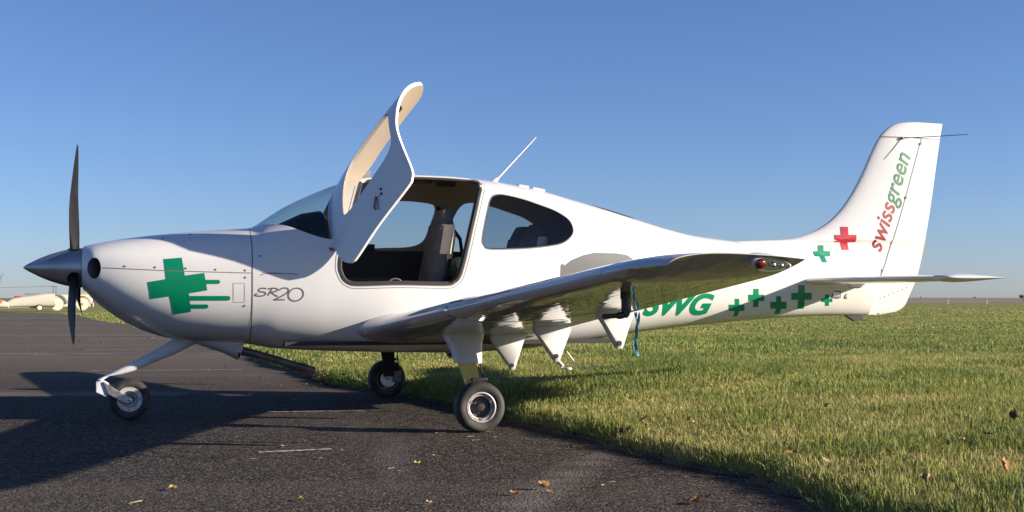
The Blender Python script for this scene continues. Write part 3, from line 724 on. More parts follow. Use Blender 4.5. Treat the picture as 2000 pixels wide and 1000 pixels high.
# nose gear
def slab(name, P, s, th, m, parent, bevel=.006):
    n = len(P); c = np.mean(P, 0)
    return MB().prism(P, s-th/2, s+th/2).build(name, m, parent, 40, bevel)
R = []
NL = D['noseleg']
for a, b in NL:
    a = Vector((a[0], 0, a[1])); b = Vector((b[0], 0, b[1])); c_ = (a+b)/2; r_ = (a-b)/2
    R.append([c_+r_*math.cos(q)+Vector((0, 1, 0))*math.sin(q)*.034 for q in np.linspace(0, 2*np.pi, 24, endpoint=False)])
MB().rings(R).build('nose_gear_leg', M['legwhite'], AC, 40)
slab('nose_fork_head', D['forkhead'], 0, .17, M['legwhite'], AC)
for s in (-.088, .088):
    slab('nose_fork_arm', D['forkarm'], s, .022, M['steel'], AC)
nw = empty('nose_wheel', (2.336, 0, .157)); nw.parent = AC
def nl(pr, nm, m, n=40): return MB().lathe(pr, (0, 0, 0), 'y', n, nm not in ('tyre', 'rim')).build(nm, m, nw, 40)
nl([(-.055, .092), (-.062, .110), (-.063, .128), (-.054, .146), (-.036, .1545), (-.015, .157), (.015, .157), (.036, .1545), (.054, .146), (.063, .128), (.062, .110), (.055, .092)], 'tyre', M['tyre'], 48)
nl([(-.05, .06), (-.055, .095), (-.045, .10), (.045, .10), (.057, .095), (.056, .064), (.03, .056), (.02, .002)], 'rim', M['rim'])
nl([(.02, .05), (.045, .026), (.085, .022), (.098, .016), (.102, .008)], 'hub', M['steel'], 20)

# roof details, antenna, hinges
MB().tube([(-.575, 0, 1.885), (-.60, 0, 1.917), (-.63, 0, 1.945)], [.030, .022, .011], 12, .6, (1, 0, 0)).build('antenna_base', M['white'], AC)
MB().tube([(-.61, 0, 1.925), (-.78, 0, 2.105), (-.959, 0, 2.294)], [.0105, .008, .0055], 10).build('whip_antenna', M['white'], AC)
for t, l in ((-.80, .09), (-.93, .11)):
    z = float(fT(t)); sl = math.atan2(float(fT(t+.05)-fT(t-.05)), .1)
    MB().box((t, .10, z-.006), (l, .14, .022), Matrix.Rotation(-sl, 3, 'Y')).build('roof_vent', M['white'], AC, bevel=.006)
R = []
for t in np.linspace(-1.40, -1.86, 14):
    e = math.sqrt(max(0, 1-((t+1.63)/.235)**2)); z = float(fT(t))
    R.append([(t, .13*e*math.cos(a), z-.008*0-(.13*e*math.cos(a))**2/.7+.010*e*math.sin(a)+.003) for a in np.linspace(0, 2*np.pi, 14, endpoint=False)])
MB().rings(R).build('roof_fairing', M['black'], AC)
_a = SW @ Vector((.47, .13, float(fT(.47))-.02)); _b = SW @ Vector((.33, .13, float(fT(.33))-.02))
for p0, p1, wd in ((Vector((.50, .05, 1.895)), _a.lerp(_b, .35), .045),):
    hb = MB(); dv = (p1-p0); px = Vector((1, 0, 0))
    hb.rings([[p0-px*.022+Vector((0, .012, 0)), p0+px*.022+Vector((0, .012, 0)), p0+px*.022-Vector((0, .012, 0)), p0-px*.022-Vector((0, .012, 0))],
              [p1-px*wd+Vector((0, .012, 0)), p1+px*wd+Vector((0, .012, 0)), p1+px*wd-Vector((0, .012, 0)), p1-px*wd-Vector((0, .012, 0))]])
    hb.build('door_hinge_arm', M['white'], AC)
hb = MB(); hb.tube([(.86, .57, 1.31), (.885, .605, 1.315), (.86, .65, 1.30)], .012, 8); hb.build('door_hinge_arm', M['grey'], AC)
LOOPO = lambda d: [q for q in offset_poly(OPEN, d) if q[1] < float(fT(q[0]))-.050]
def rim_loop(d):
    q = LOOPO(d); k = max(range(len(q)-1), key=lambda i: math.dist(q[i], q[i+1])); return q[k+1:]+q[:k+1] if math.dist(q[k], q[k+1]) > .5 else q
stroke('door_surround_seam', [rim_loop(.036)], .0045, M['seam'], AC, off=.001)
stroke('door_seal', [rim_loop(.004)], .016, M['trim'], AC, off=.004)
stroke('door_seal', [rim_loop(.016)], .007, M['seam'], AC, off=.0015)
MB().tube([skin_pt(t, z, -.028) for t, z in rim_loop(-.002)], .016, 8).build('door_frame_seal', M['trim'], AC)
def roof_z(t, s_): n = float(fU(t)); zc = float(fZ(t)); return zc+(float(fT(t))-zc)*(1-(s_/float(fW(t)))**n)**(1/n)
MB().tube([(t, .243, roof_z(t, .243)-.020) for t in np.linspace(.52, -.30, 20)]+[(-.34, .27, roof_z(-.34, .27)-.02), (-.372, .31, roof_z(-.372, .31)-.02)], .012, 8).build('door_frame_seal', M['trim'], AC)
stroke('window_seal', [offset_poly(REARWIN, .003)+[offset_poly(REARWIN, .003)[0]]], .008, M['seam'], AC, off=.001)
MB().tube([skin_pt(t, z, -.012) for t, z in offset_poly(REARWIN, -.002)]+[skin_pt(*REARWIN[0], -.012)], .007, 6).build('window_seal', M['trim'], AC)
hd = MB(); 
for t, z in ((.165, 1.235), (.185, 1.205)): hd.lathe([(-.004, .011), (.004, .010)], skin_pt(t, z, 0), n=14)
swing(hd.build('door_lock', M['black'], door))
swing(MB().tube(smooth_line([skin_pt(.235, 1.225, .004), skin_pt(.25, 1.20, .016), skin_pt(.285, 1.175, .016), skin_pt(.30, 1.16, .004)], 4), .009, 8).build('door_handle', M['grey'], door))
swing(stroke('handle_recess', [smooth_line([(.18, 1.20), (.235, 1.21), (.27, 1.15), (.285, 1.13)])], .006, M['seam'], door))
swing(MB().box((-.24, float(side_s(-.24, 1.80))-.085, 1.81), (.045, .02, .08)).build('door_latch', M['trim'], door, bevel=.004))

# ------------------------------------------------------------------ cabin
MB().box((-.15, 0, .585), (2.7, .98, .03)).build('cabin_floor', M['trim'], AC)
R = []
for t, z0, z1 in ((1.36, 1.36, 1.44), (1.22, 1.38, 1.515), (1.04, 1.36, 1.60), (.90, 1.30, 1.625), (.870, 1.28, 1.59)):
    w = float(side_s(t, min(z1, 1.45)))-.06
    R.append([(t, w*math.copysign(abs(math.cos(a))**.55, math.cos(a)), (z0+z1)/2+(z1-z0)/2*math.copysign(abs(math.sin(a))**.6, math.sin(a))-.10*abs(math.cos(a))**3) for a in np.linspace(0, 2*np.pi, 32, endpoint=False)])
MB().rings(R).build('glareshield', M['trim'], AC)
MB().box((.93, 0, 1.02), (.06, 1.04, .62)).build('instrument_panel', M['trim'], AC, bevel=.02)
MB().box((.55, 0, .85), (.70, .22, .50)).build('centre_console', M['trim'], AC, bevel=.03)
for s in (1, -1):
    R = []
    for t in np.linspace(1.1, -1.7, 24):
        R.append([(t, s*(float(side_s(t, z))-.037-d), z) for z, d in ((.62, 0), (.8, 0), (1.0, 0), (1.2, 0), (1.345, 0), (1.34, .03), (.62, .03))] if s < 0 else
                 [(t, s*(float(side_s(t, z))-.040-d), z) for z, d in ((.62, 0), (.8, 0), (.9, 0), (1.0, 0), (1.03, .005), (1.02, .03), (.62, .03))])
    MB().rings(R).build('side_panel', M['trim'], AC, 30)
def seat(t0, s0, ztop, w, lean):
    r = MB(); r.box((t0+.22, s0, .84), (.50, w, .16)); r.box((t0+.22, s0, .69), (.40, w*.8, .16))
    sm = r.build('seat', M['seatgrey'], AC, 30, bevel=.04)
    H = ztop-.85
    def slabr(u0, u1, tf, tb, ww, nm, m):
        R = []
        for u in np.linspace(u0, u1, 9):
            z = .85+H*u; tc = t0-lean*u; k = 1-.35*max(0, (u-.8)/.2)**2*(1 if u1 > .95 else 0)
            a, b = tc+tf*k*(1-.25*u), tc-tb*k; wy = ww*(1-.22*u*u)*k
            R.append([((a+b)/2+(a-b)/2*math.copysign(abs(math.cos(q))**.6, math.cos(q)), s0+wy/2*math.copysign(abs(math.sin(q))**.55, math.sin(q)), z) for q in np.linspace(0, 2*np.pi, 28, endpoint=False)])
        return MB().rings(R).build(nm, m, sm, 40)
    slabr(0, .85, .12, .055, w, 'backrest', M['seatgrey'])
    slabr(.83, 1.0, .11, .065, w*.92, 'headrest', M['seatgrey'])
    slabr(.55, .845, .085, .075, w*1.03, 'seat_shell', M['seatcream'])
    return sm
seat(.03, .33, 1.635, .42, .12); seat(-.14, -.31, 1.60, .42, .12)
for s0 in (.16, -.22): seat(-.80, s0, 1.545, .42, .12)
MB().box((.38, -.60, 1.375), (.14, .05, .05)).build('window_latch', M['trim'], AC, bevel=.005)
for t, s0 in ((.05, .12), (-.18, -.02)):
    z = float(fT(t))-.06
    MB().rings([[(t+.09*math.cos(a)*k, s0+.04*math.sin(a)*k, z+h) for a in np.linspace(0, 2*np.pi, 18, endpoint=False)] for h, k in ((.02, 1), (-.012, .9))]).build('roof_lamp', M['trim'], AC)
MB().tube([(-.20, -.42, 1.72), (-.42, -.48, 1.45), (-.45, -.46, 1.2)], .018, 8, .4).build('seat_belt', M['trim'], AC)

def ac(t, s, z):
    c, q = math.cos(PSI), math.sin(PSI)
    return Vector((-.611-c*t+q*s, 10.534-q*t-c*s, z))
# loose things in and under the aircraft
b = MB(); R = []
for u in np.linspace(0, 1, 10):
    k = math.sin(math.pi*min(1, .12+u*.88))**.5 if u < .98 else .1
    R.append([ac(-.20-.02*u+.07*k*math.cos(a)+.012*math.sin(5*a+u*9), .22+.11*k*math.sin(a), .94+.33*u) for a in np.linspace(0, 2*np.pi, 20, endpoint=False)])
tag(b.rings(R).build('bag', M['bag']), 'dark green crumpled bag behind the front seat in the cabin', 'bag')
hs = empty('headset', ac(.36, .56, 1.03), PSI, label='grey headset lying on the sill inside the open door', cat='headset')
MB().tube([(.058*math.cos(a), 0, .05*math.sin(a)+.005) for a in np.linspace(.1, math.pi-.1, 14)], .006, 8).build('headband', M['grey'], hs)
for s in (-1, 1): MB().lathe([(-.012, .02), (-.008, .028), (.012, .028), (.018, .02)], (.058*s, 0, .008), 'x', 16).build('ear_cup', M['seam'], hs)
rb = MB()
for ph, dx in ((0, 0), (1.7, .012)):
    L = [Vector((dx+.012*math.sin(u*5+ph), .006*math.cos(u*7+ph), -.27*u+.0)) for u in np.linspace(0, 1, 16)]
    vs = []
    for i, p in enumerate(L):
        a = ph+i*.35; d_ = Vector((math.cos(a)*.010, math.sin(a)*.010, 0)); n_ = Vector((-math.sin(a), math.cos(a), 0))*.0006
        vs += [p-d_-n_, p+d_-n_, p+d_+n_, p-d_+n_]
    rb.rings([vs[4*i:4*i+4] for i in range(16)])
ro = rb.build('ribbon', M['ribbon']); ro.location = ac(-.66, 2.95, .845)
tag(ro, 'turquoise ribbon streamer hanging below the near wing', 'ribbon')

# ------------------------------------------------------------------ ground: asphalt apron, grass field, ploughed field
def nodes(m):
    n = m.node_tree.nodes; l = m.node_tree.links; return n, l, n['Principled BSDF']
def noise(n, l, scale, detail, vec, rough=.6):
    t = n.new('ShaderNodeTexNoise'); t.inputs['Scale'].default_value = scale; t.inputs['Detail'].default_value = detail
    t.inputs['Roughness'].default_value = rough; l.new(vec, t.inputs['Vector']); return t.outputs[0]
def ramp(n, l, src, lo, hi, a=0., b=1.):
    r = n.new('ShaderNodeMapRange'); r.inputs[1].default_value = lo; r.inputs[2].default_value = hi
    r.inputs[3].default_value = a; r.inputs[4].default_value = b; l.new(src, r.inputs[0]); return r.outputs[0]
def mixc(n, l, fac, a, b):
    x = n.new('ShaderNodeMix'); x.data_type = 'RGBA'
    for i, v in ((6, a), (7, b)):
        if isinstance(v, tuple): x.inputs[i].default_value = (*v, 1)
        else: l.new(v, x.inputs[i])
    if isinstance(fac, float): x.inputs[0].default_value = fac
    else: l.new(fac, x.inputs[0])
    return x.outputs[2]

def asphalt_mat():
    m = bpy.data.materials.new('asphalt'); m.use_nodes = True; n, l, b = nodes(m)
    tc = n.new('ShaderNodeTexCoord'); V = tc.outputs['Object']
    vo = n.new('ShaderNodeTexVoronoi'); vo.inputs['Scale'].default_value = 62; l.new(V, vo.inputs['Vector'])
    sep = n.new('ShaderNodeSeparateColor'); l.new(vo.outputs['Color'], sep.inputs[0])
    stone = ramp(n, l, sep.outputs[0], .55, 1.0)
    c = mixc(n, l, stone, (.022, .0185, .0165), (.165, .134, .114))
    fine = noise(n, l, 190, 3, V)
    c = mixc(n, l, ramp(n, l, fine, .62, .72), c, (.22, .185, .16))
    big = noise(n, l, .55, 5, V); c = mixc(n, l, ramp(n, l, big, .40, .75, 0, .42), c, (.085, .070, .062))
    # long worn bands across the apron, as wide as a paver pass
    mp = n.new('ShaderNodeMapping'); mp.inputs['Scale'].default_value = (.012, .30, 1); l.new(V, mp.inputs['Vector'])
    band = noise(n, l, 1.0, 2, mp.outputs[0]); c = mixc(n, l, ramp(n, l, band, .52, .62, 0, .45), c, (.125, .106, .088))
    mp2 = n.new('ShaderNodeMapping'); mp2.inputs['Rotation'].default_value = (0, 0, .25); mp2.inputs['Location'].default_value = (3.1, .4, 0)
    mp2.inputs['Scale'].default_value = (.9, .16, 1); l.new(V, mp2.inputs['Vector'])
    st = noise(n, l, 1.0, 3, mp2.outputs[0]); c = mixc(n, l, ramp(n, l, st, .60, .74, 0, .40), c, (.16, .145, .14))
    sx = n.new('ShaderNodeSeparateXYZ'); l.new(V, sx.inputs[0])              # a worn, paler strip in the near right of the apron
    def mth(op, a, v):
        q = n.new('ShaderNodeMath'); q.operation = op; l.new(a, q.inputs[0])
        if isinstance(v, (int, float)): q.inputs[1].default_value = v
        else: l.new(v, q.inputs[1])
        return q.outputs[0]
    dd = mth('ADD', mth('MULTIPLY', sx.outputs[0], .968), mth('MULTIPLY', sx.outputs[1], -.25)); dd = mth('ABSOLUTE', mth('ADD', dd, 1.335), 0)
    near_ = ramp(n, l, sx.outputs[1], 8.3, 7.2)
    wob = noise(n, l, 3.5, 4, V); msk = mth('MULTIPLY', mth('MULTIPLY', ramp(n, l, dd, .20, .02), near_), ramp(n, l, wob, .30, .60))
    c = mixc(n, l, mth('MULTIPLY', msk, .55), c, (.22, .19, .17))
    old_ = mth('MULTIPLY', ramp(n, l, sx.outputs[1], 11.5, 21.0), ramp(n, l, noise(n, l, .30, 5, mp.outputs[0]), .25, .55, .55, 1.0))   # older, paler surfacing farther out
    c = mixc(n, l, mth('MULTIPLY', old_, .80), c, (.150, .126, .098))
    l.new(c, b.inputs['Base Color']); b.inputs['Roughness'].default_value = .95; b.inputs['Specular IOR Level'].default_value = .12
    bp = n.new('ShaderNodeBump'); bp.inputs['Strength'].default_value = .9; bp.inputs['Distance'].default_value = .006
    l.new(vo.outputs['Distance'], bp.inputs['Height']); bp.invert = True
    bp2 = n.new('ShaderNodeBump'); bp2.inputs['Strength'].default_value = .5; bp2.inputs['Distance'].default_value = .01
    l.new(noise(n, l, 60, 5, V), bp2.inputs['Height']); l.new(bp.outputs[0], bp2.inputs['Normal']); l.new(bp2.outputs[0], b.inputs['Normal'])
    return m

_G = RNG.uniform(0, 1, (7, 128, 128))
def vnoise(x, y, sc, k):
    x = np.asarray(x)*sc+31.7*k; y = np.asarray(y)*sc+17.3*k; i = np.floor(x).astype(int); j = np.floor(y).astype(int); u = x-i; v = y-j
    u = u*u*(3-2*u); v = v*v*(3-2*v); g = _G[k]; a = lambda p, q: g[p % 128, q % 128]
    return (a(i, j)*(1-u)+a(i+1, j)*u)*(1-v)+(a(i, j+1)*(1-u)+a(i+1, j+1)*u)*v
def patch(x, y):
    "slow variation of the sward: 0 yellow and short, 1 deep green and tall"
    p = .30*vnoise(x, y, .45, 0)+.30*vnoise(x, y, 1.3, 1)+.25*vnoise(x, y, 3.4, 2)+.15*vnoise(x, y, 8., 3)
    return np.clip((p-.5)*2.1+.5, 0, 1)

def grass_ground_mat():
    m = bpy.data.materials.new('turf'); m.use_nodes = True; n, l, b = nodes(m)
    tc = n.new('ShaderNodeTexCoord'); V = tc.outputs['Object']
    a = noise(n, l, .35, 6, V); c = mixc(n, l, ramp(n, l, a, .35, .7), (.190, .205, .062), (.290, .265, .090))
    mp = n.new('ShaderNodeMapping'); mp.inputs['Scale'].default_value = (.03, .30, 1); l.new(V, mp.inputs['Vector'])
    c = mixc(n, l, ramp(n, l, noise(n, l, 1, 4, mp.outputs[0]), .50, .72, 0, .6), c, (.135, .170, .052))
    c = mixc(n, l, ramp(n, l, noise(n, l, 26, 6, V), .52, .70, 0, .55), c, (.090, .100, .034))
    c = mixc(n, l, ramp(n, l, noise(n, l, 3.1, 5, V), .62, .75, 0, .5), c, (.26, .21, .095))
    l.new(c, b.inputs['Base Color']); b.inputs['Roughness'].default_value = .95; b.inputs['Specular IOR Level'].default_value = .1
    bp = n.new('ShaderNodeBump'); bp.inputs['Strength'].default_value = 1; bp.inputs['Distance'].default_value = .05
    l.new(noise(n, l, 9, 7, V, .7), bp.inputs['Height']); l.new(bp.outputs[0], b.inputs['Normal'])
    return m

EDGE = [(9.0, -20), (4.2, -3), (1.95, 3.9), (1.45, 5.5), (1.13, 6.8), (.72, 8.05), (.28, 9.25), (.02, 10.25), (-.62, 11.6), (-1.28, 12.9), (-2.05, 14.5), (-3.1, 17.6), (-4.2, 21.2), (-6.4, 27.0), (-8.8, 33.5),
        (-13.6, 47), (-19, 60), (-24.2, 74), (-30.6, 88.5), (-42, 104), (-62, 106), (-120, 108), (-400, 110)]
_ex = np.array(EDGE)
EY = np.concatenate([np.linspace(-20, 3, 20), np.arange(3.05, 24, .08), np.arange(24.5, 88.5, .8)])
def edge_x(y):
    y = np.asarray(y, float)
    return np.interp(y, _ex[:19, 1], _ex[:19, 0])+.045*np.sin(y*3.1+.5)+.03*np.sin(y*7.7+1.)+.018*np.sin(y*17.3)+.05*np.sin(y*1.27)
def bank(x, y):
    "the turf stands a little above the apron"
    x = np.asarray(x, float); y = np.asarray(y, float); d = np.clip(x-edge_x(y), 0, None)
    h = np.interp(d, [0, .05, .16, .7, 2.5], [-.02, .045, .105, .15, .24])*np.interp(y, [20, 45], [1, .12])
    return h+.03*(vnoise(x, y, .8, 6)-.5)*np.clip(d/.3, 0, 1)
mb = MB().add([(-4000, -60, -.035), (4000, -60, -.035), (4000, 9000, -.035), (-4000, 9000, -.035)], [(0, 1, 2, 3)])
ys_ = np.concatenate([np.arange(-4, 3, .6), np.arange(3, 22, .15), np.arange(22.5, 70, 1.5)]); ds_ = [-.03, 0, .03, .07, .14, .25, .4, .6, .9, 1.3, 1.8, 2.5, 3.5, 5, 7, 10, 14, 20, 32, 60]
vs = []
for y in ys_:
    e = float(edge_x(y)); xs = np.array([e+d for d in ds_]); zz = bank(xs, np.full(len(xs), y)); zz[0] = -.03; zz[-1] = -.03
    vs += [(float(x), float(y), float(z)-.015) for x, z in zip(xs, zz)]
nd = len(ds_); mb.add(vs, [(i*nd+j, i*nd+j+1, (i+1)*nd+j+1, (i+1)*nd+j) for i in range(len(ys_)-1) for j in range(nd-1)])
tag(mb.build('grass_field', grass_ground_mat(), sharp=60), kind='structure')
P = [(float(edge_x(y)), float(y)) for y in EY]+[tuple(map(float, p)) for p in EDGE[19:]]
mb = MB(); vs = []; fs = []
for x, y in P: vs += [(x, y, 0), (min(-60.0, x-6) if y < 88.4 else x, y if y < 88.4 else y-14, 0)]
P2 = [(x, y) for x, y in P if y < 88.4]; vs = []
for x, y in P2: vs += [(x, y, 0), (-420, y, 0)]
fs = [(2*i, 2*i+2, 2*i+3, 2*i+1) for i in range(len(P2)-1)]
k = len(vs); far = [(-30.6, 88.4), (-42, 104), (-62, 106), (-120, 108), (-420, 110)]
vs += [(x, y, 0) for x, y in far]; fs += [(2*len(P2)-2, k, k+1), (2*len(P2)-2, k+1, k+2), (2*len(P2)-2, k+2, k+3), (2*len(P2)-2, k+3, k+4), (2*len(P2)-2, k+4, 2*len(P2)-1)]
tag(MB().add(vs, fs).build('asphalt_apron', asphalt_mat(), sharp=0), kind='structure')

# bare crumbling soil between asphalt and turf
so = mat('bare_soil', (.060, .042, .028), .95, noise=(30, (.11, .082, .055), .45, .7), bump=(45, 1, .02))
ys_ = np.arange(3.5, 40, .05); vs = []
for y in ys_:
    e = float(edge_x(y)); vs += [(e-.02-.02*math.sin(y*21)*math.sin(y*5.3)-.02*rnd.random(), y, .003), (e+.015, y, .012+.012*rnd.random()), (e+.10, y, .03)]
so_ = (MB().add(vs, [(3*i+j, 3*i+j+1, 3*i+j+4, 3*i+j+3) for i in range(len(ys_)-1) for j in (0, 1)]).build('soil_edge', so)); tag(so_, kind='structure')

# faded paint: short bars and lines
pm = mat('worn_paint', (.50, .47, .42), .8, noise=(30, (.12, .105, .095), .45, .62))
def mark(name, a, b, w, z=.004, m=pm):
    a = Vector((a[0], a[1], z)); b = Vector((b[0], b[1], z)); d = (b-a).normalized(); nn = Vector((-d.y, d.x, 0))*w/2
    vs = []; N = 14
    for i in range(N+1):
        p = a+(b-a)*i/N; vs += [p+nn*(1+rnd.uniform(-.25, .25)), p-nn*(1+rnd.uniform(-.25, .25))]
    return tag(MB().add(vs, [(2*i, 2*i+1, 2*i+3, 2*i+2) for i in range(N)]).build(name, m, sharp=0), kind='structure')
mark('painted_bar', (-1.45, 7.715), (-1.03, 7.88), .055)
mark('painted_line', (-31.5, 93), (-22.8, 76), .5)
mark('painted_line', (-9.6, 30), (-6.9, 30.6), .15); mark('painted_line', (-7.6, 23.5), (-5.9, 24.0), .10)
mark('painted_line', (-5.3, 16.6), (-3.4, 16.9), .06); mark('painted_line', (-1.9, 10.5), (-1.0, 10.62), .035)
jm = mat('joint_filling', (.105, .085, .066), .95, noise=(1.2, (.055, .046, .04), .42, .60))
for y, w in ((12.25, .42), (21.4, .95), (33.0, 2.3), (47.5, 2.6), (63, 4.5), (80, 5)):
    x1 = float(edge_x(y))-.15 if y > 15 else -3.05
    mark('apron_joint', (-3.3*y*.3-40, y-.3), (x1, y+.25), w, .003, jm)

# ploughed field rising gently to the skyline
pf = mat('ploughed_soil', (.21, .150, .078), .95, noise=(.02, (.16, .12, .055), .4, .65))
vs = []; xs = np.linspace(-1800, 1800, 41); ys = [330, 420, 600, 900, 1400, 2200]; zs_ = [-.02, .25, .75, 1.6, 3.4, 3.6]
for y, z in zip(ys, zs_):
    for x in xs: vs.append((x, y, z+(.25*math.sin(x*.004+1)*(z > .1))))
nx = len(xs)
tag(MB().add(vs, [(j*nx+i, j*nx+i+1, (j+1)*nx+i+1, (j+1)*nx+i) for j in range(len(ys)-1) for i in range(nx-1)]).build('ploughed_field', pf), kind='structure')

# ------------------------------------------------------------------ grass blades
def leaf_mat():
    m = bpy.data.materials.new('grass_blades'); m.use_nodes = True; n, l, b = nodes(m)
    a = n.new('ShaderNodeAttribute'); a.attribute_name = 'tint'
    l.new(a.outputs['Color'], b.inputs['Base Color']); b.inputs['Roughness'].default_value = .6; b.inputs['Specular IOR Level'].default_value = .25
    t = n.new('ShaderNodeBsdfTranslucent'); l.new(a.outputs['Color'], t.inputs['Color'])
    x = n.new('ShaderNodeMixShader'); x.inputs[0].default_value = .35; o = n['Material Output']
    l.new(b.outputs[0], x.inputs[1]); l.new(t.outputs[0], x.inputs[2]); l.new(x.outputs[0], o.inputs[0]); return m
def scatter(y0, y1, dens, edge_only=False):
    "points on the grass side of the apron edge, within and a little beyond the view"
    A = (y1-y0)*(.58*(y0+y1)/2*1.0+5.6); N = int(A*dens)
    y = np.sqrt(RNG.uniform(y0**2, y1**2, N)); lo = edge_x(y)-.02+.07*(vnoise(y, y*0, 5., 4)-.5)+.05*(vnoise(y, y*0, 19., 5)-.5); hi = .44*y+3.6
    x = RNG.uniform(-.75*y-1, .44*y+3.6, N); k = (x > lo) & (x < hi)
    return x[k], y[k]
def blades(name, X, Y, h0, h1, w, lab=None):
    N = len(X); pt = patch(X, Y); q = RNG.uniform(0, 1, N)
    d = X-edge_x(Y); tuft = np.exp(-np.clip(d, 0, None)/.10)*np.clip((22-Y)/6, 0, 1)
    h = (h0+(h1-h0)*q**1.6)*(.58+.80*pt)*(1+.55*tuft)
    az = RNG.uniform(0, 2*np.pi, N); lean = RNG.uniform(.05, .75, N)*h*(1+.25*tuft); wd = w*RNG.uniform(.6, 1.3, N)
    la = RNG.uniform(0, 2*np.pi, N)
    lx, ly = np.cos(la)*lean-.35*tuft*h, np.sin(la)*lean
    bx, by = np.cos(az)*wd/2, np.sin(az)*wd/2
    z0 = np.maximum(bank(X, Y)-.02, -.045)
    V = np.empty((N, 5, 3))
    V[:, 0] = np.stack([X-bx, Y-by, z0], 1); V[:, 1] = np.stack([X+bx, Y+by, z0], 1)
    V[:, 2] = np.stack([X+lx*.35+bx*.8, Y+ly*.35+by*.8, z0+h*.6], 1); V[:, 3] = np.stack([X+lx*.35-bx*.8, Y+ly*.35-by*.8, z0+h*.6], 1)
    V[:, 4] = np.stack([X+lx, Y+ly, z0+h*(1-.12*(lean/h))], 1)
    base = (np.arange(N)*5)[:, None]
    quads = (base+np.array([0, 1, 2, 3])).ravel(); tris = (base+np.array([3, 2, 4])).ravel()
    me = bpy.data.meshes.new(name); me.vertices.add(N*5); me.vertices.foreach_set('co', V.ravel())
    loops = np.concatenate([quads, tris]); me.loops.add(len(loops)); me.loops.foreach_set('vertex_index', loops.astype(np.int32))
    starts = np.concatenate([np.arange(N)*4, N*4+np.arange(N)*3]).astype(np.int32)
    me.polygons.add(2*N); me.polygons.foreach_set('loop_start', starts)
    me.update(calc_edges=True)
    G = np.array([[.115, .170, .042], [.245, .275, .072], [.365, .350, .098], [.48, .40, .18]])
    r = RNG.uniform(0, 1, N)+.95*(.46-pt)-.25*tuft
    k = np.clip(np.digitize(r, [.22, .66, .975]), 0, 3); c = G[k]*RNG.uniform(.75, 1.25, (N, 1))
    C4 = np.concatenate([np.repeat(c, 5, 0), np.ones((N*5, 1))], 1)
    at = me.color_attributes.new('tint', 'FLOAT_COLOR', 'POINT'); at.data.foreach_set('color', C4.ravel())
    me.materials.append(M['grass']); o = bpy.data.objects.new(name, me); COL.objects.link(o)
    return tag(o, lab, 'grass', kind='stuff')
M['grass'] = leaf_mat()
X, Y = scatter(4.6, 9.5, 5200); blades('grass', X, Y, .028, .078, .0052, 'short green grass with straw blades along the near apron edge')
X, Y = scatter(9.5, 16, 3200); blades('grass', X, Y, .026, .066, .0072, 'short green grass around and behind the aircraft')
X, Y = scatter(16, 32, 800); blades('grass', X, Y, .024, .062, .013, 'sunlit green grass beyond the aircraft')
X, Y = scatter(75, 170, 16); blades('grass', X, Y, .02, .07, .08, 'distant green grass under the skyline')
X, Y = scatter(32, 75, 85); blades('grass', X, Y, .022, .060, .032, 'far green grass towards the ploughed field')

# ------------------------------------------------------------------ fallen leaves and twigs
lm = [mat('yellow_leaf', (.42, .32, .10), .7, noise=(40, (.22, .15, .05), .45, .7)), mat('tan_leaf', (.38, .24, .12), .75, noise=(40, (.20, .11, .05), .45, .7)),
      mat('orange_leaf', (.40, .19, .06), .7, noise=(40, (.20, .09, .03), .45, .7)), mat('brown_leaf', (.085, .045, .025), .8, noise=(40, (.04, .022, .013), .45, .7)),
      mat('pale_twig', (.33, .27, .17), .8)]
def leaf_mesh(seed, curl):
    r = random.Random(seed); vs = []; N = 9; fs = []
    for i in range(N):
        u = i/(N-1); w = .5*math.sin(math.pi*min(1, .04+u*.96))**.8*(1+.35*math.sin(i*2.6+seed))*.62
        a = curl*(u-.5)*2
        x = math.sin(a)/max(abs(curl), .05) if abs(curl) > .05 else (u-.5)*2
        z = (1-math.cos(a))/max(abs(curl), .05)
        sd = curl*.55*w
        for v in (-1, -.4, .4, 1): vs.append((x*.5, v*w*.8, .5*z+abs(v)**1.5*abs(sd)*.6+r.uniform(0, .02)))
    for i in range(N-1):
        for j in range(3): fs.append((4*i+j, 4*i+j+1, 4*i+j+5, 4*i+j+4))
    return MB().add(vs, fs).mesh('leaf')
LM = [leaf_mesh(s, c) for s, c in ((1, .5), (2, 1.1), (3, 1.7), (4, .8), (5, 2.2))]
for m_ in LM: finish(m_, 60)
def twig_mesh(seed):
    r = random.Random(seed); pts = [(u-.5, .12*math.sin(u*4+seed)+r.uniform(-.03, .03), .03+.05*math.sin(u*3)) for u in np.linspace(0, 1, 7)]
    return MB().tube(pts, [.03, .028, .026, .024, .02, .016, .008], 5).mesh('twig')
TM = [twig_mesh(s) for s in range(3)]
for m_ in TM: finish(m_, 60)
_variants = {}
def leaf(x, y, z, size, k, shape, label, group, rx=0., ry=0.):
    key = (k, shape, 'leaf')
    if key not in _variants:
        me = (TM[shape % 3] if k == 4 else LM[shape]).copy(); me.materials.clear(); me.materials.append(lm[k]); _variants[key] = me
    o = bpy.data.objects.new('twig' if k == 4 else 'fallen_leaf', _variants[key]); COL.objects.link(o)
    o.location = (x, y, z); o.rotation_euler = (rx, ry, rnd.uniform(0, 6.28)); o.scale = (size, size, size)
    return tag(o, label, 'twig' if k == 4 else 'leaf', group)
def gp(u, v):
    y = 2500*.92/(v-586); return (u-975)/2500*y, y
ADJ = {0: 'small yellow leaf', 1: 'small tan leaf', 2: 'curled orange leaf', 3: 'dark brown leaf', 4: 'thin pale twig'}
PLURAL = {0: 'yellow leaves', 1: 'tan leaves', 2: 'orange leaves', 3: 'brown leaves', 4: 'pale twigs'}
